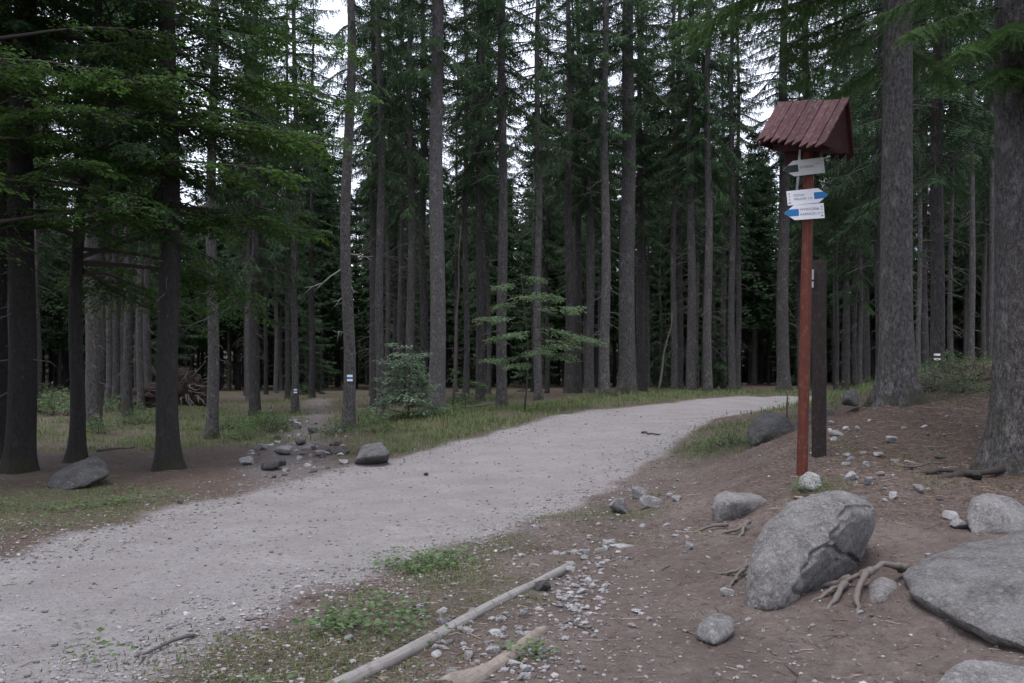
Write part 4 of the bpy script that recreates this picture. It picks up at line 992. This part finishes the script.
def herbs(n, seed):
    rg = np.random.default_rng(seed); f = rg.random(n); Y = 4.8 * (45 / 4.8) ** f; x = rg.uniform(-.62, .62, n) * Y
    g = grass_m(x, Y) * sstep(.0, .4, fbm2(x * 1.1, Y * 1.1, 191)) * np.where((x < 0) | (Y > 14), 1, .5)
    k = rg.random(n) < g * .8; x, Y = x[k], Y[k]; n = len(x); z = gz(x, Y)
    kk = 7; a = rg.uniform(0, 6.28, (n, kk)); big = sstep(13, 20, Y)
    hh = rg.uniform(.01, .1, (n, kk)) + rg.uniform(0, .25, (n, kk)) * big[:, None]; rr = rg.uniform(.0, .10, (n, kk))
    C = np.stack([x[:, None] + rr * np.cos(a), Y[:, None] + rr * np.sin(a), z[:, None] + hh], -1).reshape(-1, 3)
    D = np.stack([np.cos(a), np.sin(a), rg.uniform(-.1, .5, a.shape)], -1).reshape(-1, 3); D /= np.linalg.norm(D, axis=1)[:, None]
    l = (rg.uniform(.025, .06, n * kk)); mb = MB()
    leaf_quads(mb, C, D, l, l * .6, rg, 0, np.clip(rg.normal(.5, .22, n * kk), 0, 1), .4)
    return tag(mb.build('low_herbs', M_HERB), 'low leafy herbs and bilberry growing among the grass', 'herbs', kind='stuff')
herbs(60000, 8)
def litter(n, seed):
    rg = np.random.default_rng(seed); f = rg.random(n); Y = 4.8 * (24 / 4.8) ** f; x = rg.uniform(-.58, .58, n) * Y
    nm = n // 2; Y[:nm] = 8.4 + 8 * rg.random(nm) ** .8 + rg.normal(0, .5, nm); x[:nm] = (.22 + .36 * rg.random(nm) ** .7 + rg.normal(0, .035, nm)) * Y[:nm]
    bare = sstep(10.2, 8.2, Y) * sstep(-.6, .4, x); k = (rg.random(n) > np.maximum(road_m(x, Y) * .99, bare * .82)); x, Y = x[k], Y[k]; n = len(x); z = gz(x, Y)
    a = rg.uniform(0, 6.28, n); mo = (x > 2.2) & (Y > 8.6); l = np.exp(rg.normal(-3.4, .65, n)); l = np.clip(np.where(mo, l * .8, l), .01, .22); wd = .0018 + l * .013
    d = np.stack([np.cos(a), np.sin(a), rg.normal(0, .1, n)], -1) * l[:, None]; q = np.stack([-np.sin(a), np.cos(a), 0 * a], -1) * wd[:, None]
    P = np.stack([x, Y, z + .006], -1); u = np.array([0, 0, 1.0]) * wd[:, None] * 1.2
    V = np.stack([P - d / 2 - q, P - d / 2 + q, P - d / 2 + u, P + d / 2 - q, P + d / 2 + q, P + d / 2 + u], 1).reshape(-1, 3); i = np.arange(n)[:, None] * 6
    mb = MB(); mb.add(V, None, np.concatenate([i + [0, 3, 5, 2], i + [1, 2, 5, 4]]), 0, np.repeat(rg.random(n), 6))
    m, t, b = nmat('litter'); t.links.new(ramp(t, attr(t, 'tint'), [(0, (.045, .03, .024)), (.7, (.12, .085, .065)), (1, (.27, .21, .17))]), b.inputs['Base Color'])
    return tag(mb.build('forest_litter', m, None, False), 'fallen needles, twigs and bark scraps on the soil', 'litter', kind='stuff')
litter(80000, 9)

# bilberry clumps on the forest floor, one can tell each
def clump_mesh(seed, n=520, leaf=.05, h=.42, mat=M_HERB):
    rg = np.random.default_rng(seed); mb = MB()
    a = rg.uniform(0, 6.28, n); r = np.sqrt(rg.random(n)) ; zz = rg.random(n) ** .6 * (1 - r ** 2 * .75)
    C = np.stack([r * np.cos(a) * .5 * (1 + .3 * np.sin(3 * a + seed)), r * np.sin(a) * .5, zz * h + .02], -1)
    D = rg.normal(0, 1, (n, 3)); D[:, 2] = np.abs(D[:, 2]) * .4; D /= np.linalg.norm(D, axis=1)[:, None]; l = leaf * rg.uniform(.6, 1.3, n)
    for k in range(26): tube(mb, [(rg.normal(0, .1), rg.normal(0, .1), -.05), C[k] * [.6, .6, .5], C[k]], [.006, .005, .002], 3, 0, None, False)
    leaf_quads(mb, C, D, l, l * .6, rg, 1, np.clip(rg.normal(.45, .2, n) + zz * .2, 0, 1), .5)
    return mb.mesh('bilberry_bush', [M_LIMB, mat])
CL = [clump_mesh(400 + k) for k in range(3)]
HE = [clump_mesh(420 + k, 900, .04, .4, M_HEATH) for k in range(2)]
gb = 'bilberry bushes on the forest floor'
for i, (px, Y, s_, lab) in enumerate([(266, 25.5, 1.5, 'dark green round bilberry bush left of the trail'), (243, 24, 1.1, 'bilberry bush beside the slim spruce left of the trail'), (228, 27, 1.3, 'bilberry bush behind the slim spruce left of the trail'),
      (99, 26, 1.2, 'bilberry bush at the foot of the grey trunk behind the beech'), (60, 33, 2.4, 'large green bush between the two thick dark trunks at left'), (48, 38, 2.6, 'tall green bush furthest back between the thick dark trunks'), (120, 34, 1.6, 'green bush behind the dark flared spruce'),
      (140, 29, 1.2, 'bilberry bush just left of the dark flared spruce'), (268, 27.6, 1.2, 'bilberry bush further up the left trail side'), (360, 24.4, 1.2, 'green tuft at the right of the spruce with the trail mark'),
      (375, 22.5, 1.0, 'green tuft above the two-toned rock'), (335, 23, .9, 'green tuft on the right trail edge'), (950, 20, 1.0, 'green bush on the mound top right of the marked spruce'), (930, 17.5, .9, 'yellow-green bush on the mound between the two thick spruces'),
      (962, 15.3, .8, 'bright green bush left of the massive spruce'), (730, 16.4, .8, 'leafy weed tuft on the bank left of the dark bank boulder'), (813, 10.15, .45, 'small weed by the white stone at the signpost foot')]):
    o = link(bpy.data.objects.new('bilberry_bush', CL[i % 3])); o.location = on(px, Y, -.02); o.scale = (s_, s_, s_ * (1.0 if s_ < 2 else .9)); o.rotation_euler = (0, 0, i * 1.3); tag(o, lab, 'bush', gb)
for i, (px, Y, s_, lab) in enumerate([(966, 16.6, 1.3, 'grey-brown dry heather hummock left of the massive spruce'), (935, 16.2, 1.0, 'smaller dry heather clump right of the thick spruce foot')]):
    o = link(bpy.data.objects.new('heather_hummock', HE[i])); o.location = on(px, Y, -.02); o.scale = (s_, s_, s_ * .8); tag(o, lab, 'heather')

# ------------------------------------------------------------------ uprooted root plate
ro = thing('uprooted_stump', on(182, 37), 'dark uprooted root plate of a fallen tree, behind the slim spruce', 'uprooted stump')
mb = MB(); V = rock_verts(71, 5, 6, (.7, .95), .5, 3.2) * [1.15, .45, .8]; V[:, 2] += .5; mb.add(V, ICO[5][1]); mb.build('root_plate', M_SOIL, ro)
mb = MB(); V = rock_verts(72, 5, 5, (.7, .95), .5, 3.2) * [.8, .7, .5]; V[:, 0] -= 1.35; V[:, 2] += .2; mb.add(V, ICO[5][1]); mb.build('soil_clod', M_SOIL, ro)
mb = MB()
for k in range(46):
    a = rgb.uniform(0, 6.28); r0 = rgb.uniform(.2, .9); p = np.array([math.cos(a) * r0 * 1.2, -.4, .6 + math.sin(a) * r0 * .75]); d = np.array([math.cos(a) + rgb.normal(0, .5), -rgb.uniform(.2, .9), math.sin(a) + rgb.normal(0, .5)]) * rgb.uniform(.2, .5)
    tube(mb, [p, p + d * .5 + rgb.normal(0, .06, 3), p + d], [.035, .02, .006], 5, 0)
mb.build('root', M_ROOT, ro)

# ------------------------------------------------------------------ logs
def log(name, a, b, r0, r1, mat, label, seed, cut=None, rough=.14):
    rg = np.random.default_rng(seed); s = np.linspace(0, 1, 40); P = np.outer(1 - s, a) + np.outer(s, b)
    n = 14; th = np.arange(n) * 2 * np.pi / n; ax_ = (np.array(b) - np.array(a)); L = np.linalg.norm(ax_); ax_ /= L
    sd = np.cross(ax_, [0, 0, 1.0]); sd /= np.linalg.norm(sd); u = np.cross(sd, ax_)
    cen = P + sd * (.018 * np.sin(s * 5 + seed))[:, None]
    gzv = gz(cen[:, 0], cen[:, 1])
    R_ = (r0 + (r1 - r0) * s)
    cen[:, 2] = np.convolve(np.pad(gzv, 6, mode='edge'), np.ones(13) / 13, 'valid') + R_ * .25
    rad = R_[:, None] * (1 + rough * fbm3(np.stack([np.cos(th)[None] * 1.2 + 0 * s[:, None], np.sin(th)[None] * 1.2 + 0 * s[:, None], s[:, None] * L * 2.5 + 0 * th[None]], -1), seed, 4))
    V = cen[:, None] + rad[..., None] * (sd * np.cos(th)[None, :, None] + u * np.sin(th)[None, :, None])
    jag = rg.normal(0, .03 if rough > .3 else .006, n); V[0] += ax_ * jag[:, None]; V[-1] += ax_ * jag[::-1][:, None]
    o0 = cen[0].copy(); V = (V - o0)
    # local x along the log, for the grain
    Mx = np.stack([ax_, sd, u], 1); V = V @ Mx
    i = np.arange(39)[:, None] * n; j = np.arange(n)[None]; j2 = (j + 1) % n
    Qd = np.stack([i + j, i + j2, i + n + j2, i + n + j], -1).reshape(-1, 4)
    t = thing(name, o0, label, 'log'); t.rotation_euler = Matrix(Mx.tolist()).to_euler()
    mb = MB(); mb.add(V.reshape(-1, 3), None, Qd); mb.build('log_body', mat, t)
    for k, e in ((0, 0), (1, 39)):
        m2 = MB(); ring = V[e]; c_ = ring.mean(0); c_ = c_ + np.array([(-1 if k == 0 else 1) * .012, 0, 0]); W = np.concatenate([ring, [c_]])
        m2.add(W, [[n, (q + 1) % n, q] if k == 0 else [n, q, (q + 1) % n] for q in range(n)]); m2.build('cut_end', cut or mat, t, False)
    return t
log('weathered_log', at(572, 574, 8.0), at(330, 700, 5.05), .034, .042, M_LOG, 'long silver-grey weathered log edging the gravel road', 3)
log('split_log', at(541, 634, 6.15), at(440, 700, 5.05), .036, .066, M_LOG2, 'shorter split log with pale broken wood, below the weathered log', 5, None, .45)
# little cut stump beside the white stone
o = thing('cut_stump', on(799, 9.9, 0), 'tiny yellow cut stump in front of the signpost foot', 'stump')
mb = MB(); tube(mb, [(0, 0, -.05), (0, 0, .07)], [.058, .05], 12, 0, None, False); mb.build('bark_sleeve', M_BARK, o)
mb = MB(); th = np.arange(12) * np.pi / 6; mb.add(np.concatenate([np.stack([.05 * np.cos(th), .05 * np.sin(th), 0 * th + .07], -1), [[0, 0, .072]]]), [[12, q, (q + 1) % 12] for q in range(12)]); mb.build('cut_face', M_CUT, o, False)
# fallen sticks
def stick(p, q, r, label):
    o0 = np.array(p); mb = MB(); s = np.linspace(0, 1, 6)[:, None]; P_ = (np.array(q) - o0) * s; P_[1:-1] += rgb.normal(0, .012, (4, 3)); tube(mb, P_, r * (1.05 - .5 * s[:, 0]), 6, 0)
    o = mb.build('fallen_stick', M_TWIG); o.location = o0; return tag(o, label, 'stick')
stick(on(642, 20.5, .02), on(660, 19.8, .02), .025, 'brown stick lying on the far gravel road')
stick(on(905, 10.7, .04), on(945, 11.0, .09), .014, 'pale stick beside the dark root of the massive spruce')
stick(on(195, 6.1, .01), on(135, 5.6, .02), .012, 'dark stick lying in the lower left margin of the road')
stick(on(570, 6.4, .01), on(590, 6.1, .01), .008, 'short twig right of the split log')
stick(on(97, 19.3, .05), on(135, 20.2, .12), .03, 'dark fallen branch behind the flat dark boulder')
stick(on(467, 26.3, .08), on(495, 26.0, .12), .03, 'short fallen branch in the grass right of the pale-barked spruce')
stick(on(787, 16.5, -.02), on(786, 16.4, .72), .018, 'thin upright brown stake at the road edge left of the signpost')

# ------------------------------------------------------------------ exposed roots
def root(paths, label, r=.02, mat=None):
    p0 = np.array(on(*paths[0][0][:2])); mb = MB()
    for path in paths:
        P_ = np.array([np.array(on(px, Y)) + [0, 0, dz] for px, Y, dz in path]); P_[:, 2] -= np.maximum([q[2] for q in path], 0) * .3; k = len(P_)
        t = np.linspace(0, k - 1, k * 5); i = np.minimum(t.astype(int), k - 2); f = (t - i)[:, None]
        Pi = lambda q: P_[np.clip(q, 0, k - 1)]
        C = .5 * (2 * Pi(i) + (Pi(i + 1) - Pi(i - 1)) * f + (2 * Pi(i - 1) - 5 * Pi(i) + 4 * Pi(i + 1) - Pi(i + 2)) * f ** 2 + (3 * Pi(i) - 3 * Pi(i + 1) + Pi(i + 2) - Pi(i - 1)) * f ** 3)
        C[:, 0] += .02 * noise2(np.arange(len(C)) * .35, 0 * C[:, 0] + P_[0, 0], 8); C[:, 2] += .012 * noise2(np.arange(len(C)) * .5, 0 * C[:, 0] + P_[0, 0], 9); C += rgb.normal(0, .003, C.shape); s = np.linspace(0, 1, len(C))
        tube(mb, C - p0, r * (1.1 - .75 * s) * (1 + .15 * np.sin(s * 17)), 7, 0)
    o = mb.build('exposed_root', mat or M_ROOT); o.location = p0; return tag(o, label, 'root')
root([[(908, 7.15, .06), (898, 7.05, .14), (884, 6.95, .19), (868, 6.87, .16), (854, 6.82, .10), (838, 6.75, .05), (822, 6.68, .02), (806, 6.6, -.03)], [(872, 6.88, .15), (862, 6.72, .12), (857, 6.58, .06), (858, 6.46, .0), (856, 6.40, -.03)], [(852, 6.82, .09), (838, 6.86, .05), (822, 6.92, .03), (810, 6.95, -.02)], [(846, 6.78, .07), (836, 6.62, .03), (826, 6.52, -.02)]], 'grey root looping over the round stone beside the slab and forking', .026)
root([[(752, 7.5, .12), (738, 7.5, .06), (722, 7.55, .02), (700, 7.7, -.01)], [(745, 7.5, .08), (735, 7.3, .03), (728, 7.1, -.02)]], 'thin root creeping left from the leaning boulder', .016)
root([[(750, 9.2, .10), (738, 9.0, .06), (722, 8.9, .03), (712, 8.8, -.01)], [(728, 9.6, .06), (700, 9.5, .03), (682, 9.2, -.02)], [(745, 9.1, .06), (742, 8.7, .02), (730, 8.4, -.02)]], 'branching roots below the angular rock on the bank', .018)
root([[(1012, 11.25, .12), (992, 10.85, .10), (972, 10.65, .07), (950, 10.55, .06), (925, 10.5, .04), (905, 10.5, -.02)], [(960, 10.6, .05), (945, 10.4, .02), (930, 10.3, -.03)]], 'dark root running left from the massive spruce over the litter', .045, m_plain('damp dark root bark', (.045, .038, .034), .9, .4))
for i, (px, Y) in enumerate([(866, 7.9), (745, 6.7), (955, 6.1)]):
    pass

# ------------------------------------------------------------------ signpost
SB = on(802, 10.9)
sp = thing('signpost', SB, 'red-brown trail signpost with a small maroon roof and three arrow boards', 'signpost')
sb = np.array(SB)
lean = .022
mb = MB(); z = np.linspace(-.25, 3.75, 30); th = np.arange(16) * np.pi / 8
rad = .056 * (1.06 - .03 * z[:, None] / 3) * (1 + .05 * fbm3(np.stack([np.cos(th)[None] + 0 * z[:, None], np.sin(th)[None] + 0 * z[:, None], z[:, None] * 3 + 0 * th[None]], -1), 4, 3))
V = np.stack([lean * z[:, None] + rad * np.cos(th), rad * np.sin(th), z[:, None] + 0 * th], -1); i = np.arange(29)[:, None] * 16; j = np.arange(16)[None]; j2 = (j + 1) % 16
mb.add(V.reshape(-1, 3), None, np.stack([i + j, i + j2, i + 16 + j2, i + 16 + j], -1).reshape(-1, 4)); mb.build('post', M_POST, sp)
# roof
apex = at(813, 101, 10.9) - sb
dr = np.array([.67, -.74, -.14 / .86]); dr /= np.linalg.norm(dr); RL = .87
ff = np.array([-.31, -.20, -.50]); rr_ = np.array([.13, .22, -.52])
def slope(vec, name, mat, sgn):
    mb = MB(); nP = 9; nrm = np.cross(dr, vec); nrm /= np.linalg.norm(nrm)
    if nrm[2] < 0: nrm = -nrm
    for k in range(nP):
        a = (k / nP - .5) * RL + .004; b = ((k + 1) / nP - .5) * RL - .004; f = .90 + .20 * (k / (nP - 1)); lift = nrm * (.004 * (k % 2) + .012)
        tooth = .06
        p = [apex + dr * a + lift, apex + dr * b + lift, apex + dr * b + vec * (f - tooth) + lift, apex + dr * (a * .92 + b * .08) + vec * (f + tooth) + lift, apex + dr * a + vec * (f + tooth * .8) + lift]
        q = [v - nrm * .02 for v in p]; n_ = 5
        mb.add(np.array(p + q) + vec * rgb.normal(0, .01), [[0, 1, 2], [0, 2, 3], [0, 3, 4], [5, 7, 6], [5, 8, 7], [5, 9, 8]], [[k2, k2 + 5, (k2 + 1) % 5 + 5, (k2 + 1) % 5] for k2 in range(5)], 0, rgb.uniform(0, 1))
    return mb.build(name, mat, sp, False)
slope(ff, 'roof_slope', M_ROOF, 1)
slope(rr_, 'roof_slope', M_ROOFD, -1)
for e in (RL / 2 - .05, -RL / 2 + .05):
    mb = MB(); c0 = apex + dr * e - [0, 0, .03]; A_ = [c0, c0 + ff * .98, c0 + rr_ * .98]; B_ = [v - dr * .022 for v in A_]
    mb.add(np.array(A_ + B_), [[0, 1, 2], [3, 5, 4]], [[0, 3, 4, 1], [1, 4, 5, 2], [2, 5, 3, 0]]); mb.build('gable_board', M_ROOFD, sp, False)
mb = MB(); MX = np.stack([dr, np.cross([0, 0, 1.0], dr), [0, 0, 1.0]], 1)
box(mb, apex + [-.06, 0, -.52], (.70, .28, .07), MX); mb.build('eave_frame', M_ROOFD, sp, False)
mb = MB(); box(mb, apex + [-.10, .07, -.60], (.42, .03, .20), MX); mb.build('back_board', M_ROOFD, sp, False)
# bracket tube beside the post
mb = MB(); tube(mb, [at(797, 190, 10.82) - sb, at(800, 150, 10.82) - sb], .014, 8, 0); mb.build('bracket', M_STEEL, sp)
# arrow boards
def text_mesh(txt, size):
    cu = bpy.data.curves.new('lettering', 'FONT'); cu.body = txt; cu.size = size; cu.extrude = .0006; cu.align_y = 'CENTER'; cu.resolution_u = 2
    o = bpy.data.objects.new('lettering', cu); COL.objects.link(o); bpy.context.view_layer.update()
    me = bpy.data.meshes.new_from_object(o.evaluated_get(bpy.context.evaluated_depsgraph_get())); bpy.data.objects.remove(o); return me
def arrow_board(pl, pr, hpx, Y, right, mat, tipmat, lines, label, yaw=0.0):
    """board from left end pl to right end pr (pixels), one of them the arrow tip"""
    a = at(*pl, Y) - sb; b = at(*pr, Y - yaw) - sb; ux = b - a; L = np.linalg.norm(ux); ux /= L
    h = hpx * Y / FPX; uz = np.array([0, 0, 1.0]) - ux * ux[2]; uz /= np.linalg.norm(uz); un = np.cross(ux, uz)   # un points to the viewer (-y)
    Mx = Matrix(np.stack([ux, uz, un], 1).tolist()).to_4x4(); Mx.translation = Vector(a)
    tl = h * .68
    P2 = [(0, -h / 2), (L - tl, -h / 2), (L, 0), (L - tl, h / 2), (0, h / 2)] if right else [(tl, -h / 2), (L, -h / 2), (L, h / 2), (tl, h / 2), (0, 0)]
    def plate(P2, z0, z1):
        mb = MB(); n = len(P2); Vv = np.array([(x, y, z1) for x, y in P2] + [(x, y, z0) for x, y in P2])
        mb.add(Vv, [[0, k, k + 1] for k in range(1, n - 1)] + [[n, n + k + 1, n + k] for k in range(1, n - 1)], [[k, k + n, (k + 1) % n + n, (k + 1) % n] for k in range(n)]); return mb
    o = plate(P2, 0, .006).build('arrow_board', mat, sp, False); o.matrix_local = Mx; o['label'] = label
    bw = h * .46
    if right: T2 = [(L - h * .98, -bw / 2), (L - tl * bw / h, -bw / 2), (L - .002, 0), (L - tl * bw / h, bw / 2), (L - h * .98, bw / 2)]
    else: T2 = [(tl * bw / h, -bw / 2), (h * .98, -bw / 2), (h * .98, bw / 2), (tl * bw / h, bw / 2), (.002, 0)]
    plate(T2, .005, .008).build('arrow_tip', tipmat, o, False)
    for (txt, x, y, s_) in lines:
        t = bpy.data.objects.new('lettering', text_mesh(txt, s_ * h)); t.data.materials.append(M_TEXT); COL.objects.link(t); t.parent = o; t.location = (x * L, y * h, .0075)
    # crest in the end column
    ex = .055 * L if right else .945 * L
    mb = MB(); th = np.arange(12) * np.pi / 6; 
    for (yy, rx, ry) in ((-.33, .045, .07), (-.12, .03, .05), (.08, .025, .05), (.28, .03, .06)):
        mb.add(np.concatenate([np.stack([ex + rx * h * 2 * np.cos(th), yy * h + ry * h * np.sin(th), 0 * th + .0078], -1), [[ex, yy * h, .0078]]]), [[12, q, (q + 1) % 12] for q in range(12)])
    mb.build('small_print', m_plain('pale print', (.28, .28, .32), .6, .05), o, False)
arrow_board((783, 170), (824, 165), 15.5, 10.80, False, M_GREYB, M_BLACK, [('SCHRON.', .40, .02, .22), ('1.15', .76, .14, .19)], 'upper grey-white board pointing left with a black tip')
arrow_board((787, 198.5), (828, 194.5), 14.5, 10.81, True, M_WHITE, M_BLUE, [('POTOK', .16, .13, .22), ('PERLICZA', .16, -.12, .20), ('2.15', .50, -.13, .18)], 'middle white board pointing right with a blue tip')
arrow_board((784, 213.5), (824, 210.5), 15, 10.80, False, M_WHITE, M_BLUE, [('WYSOCZKA', .40, .16, .22), ('KARPACZ', .40, -.16, .22), ('½', .82, .16, .22), ('1.15', .77, -.16, .20)], 'lowest white board pointing left with a blue tip')

# dark square post behind it
dp = thing('square_post', on(819, 12), 'dark square wooden post right behind the signpost', 'post')
mb = MB(); Mz = np.array([[math.cos(.5), -math.sin(.5), 0], [math.sin(.5), math.cos(.5), 0], [0, 0, 1]])
Hp = CAMZ + (HOR - 260) * 12 / FPX - dp.location.z
for z0, z1, s_ in ((-.2, Hp - .02, .125),): box(mb, (.0, 0, (z0 + z1) / 2), (s_, s_, z1 - z0), Mz)
box(mb, (0, 0, Hp - .012), (.112, .112, .024), Mz)
o = mb.build('post_body', M_DPOST, dp, False); bv = o.modifiers.new('bevel', 'BEVEL'); bv.width = .006; bv.segments = 2
mb = MB(); box(mb, (-.094, -.06, Hp - .18), (.012, .03, .12), Mz); mb.build('edge_plate', M_STEEL, dp, False)
mb = MB(); box(mb, (-.098, -.055, Hp - .30), (.015, .035, .07), Mz); mb.build('small_box', M_GREYB, dp, False)
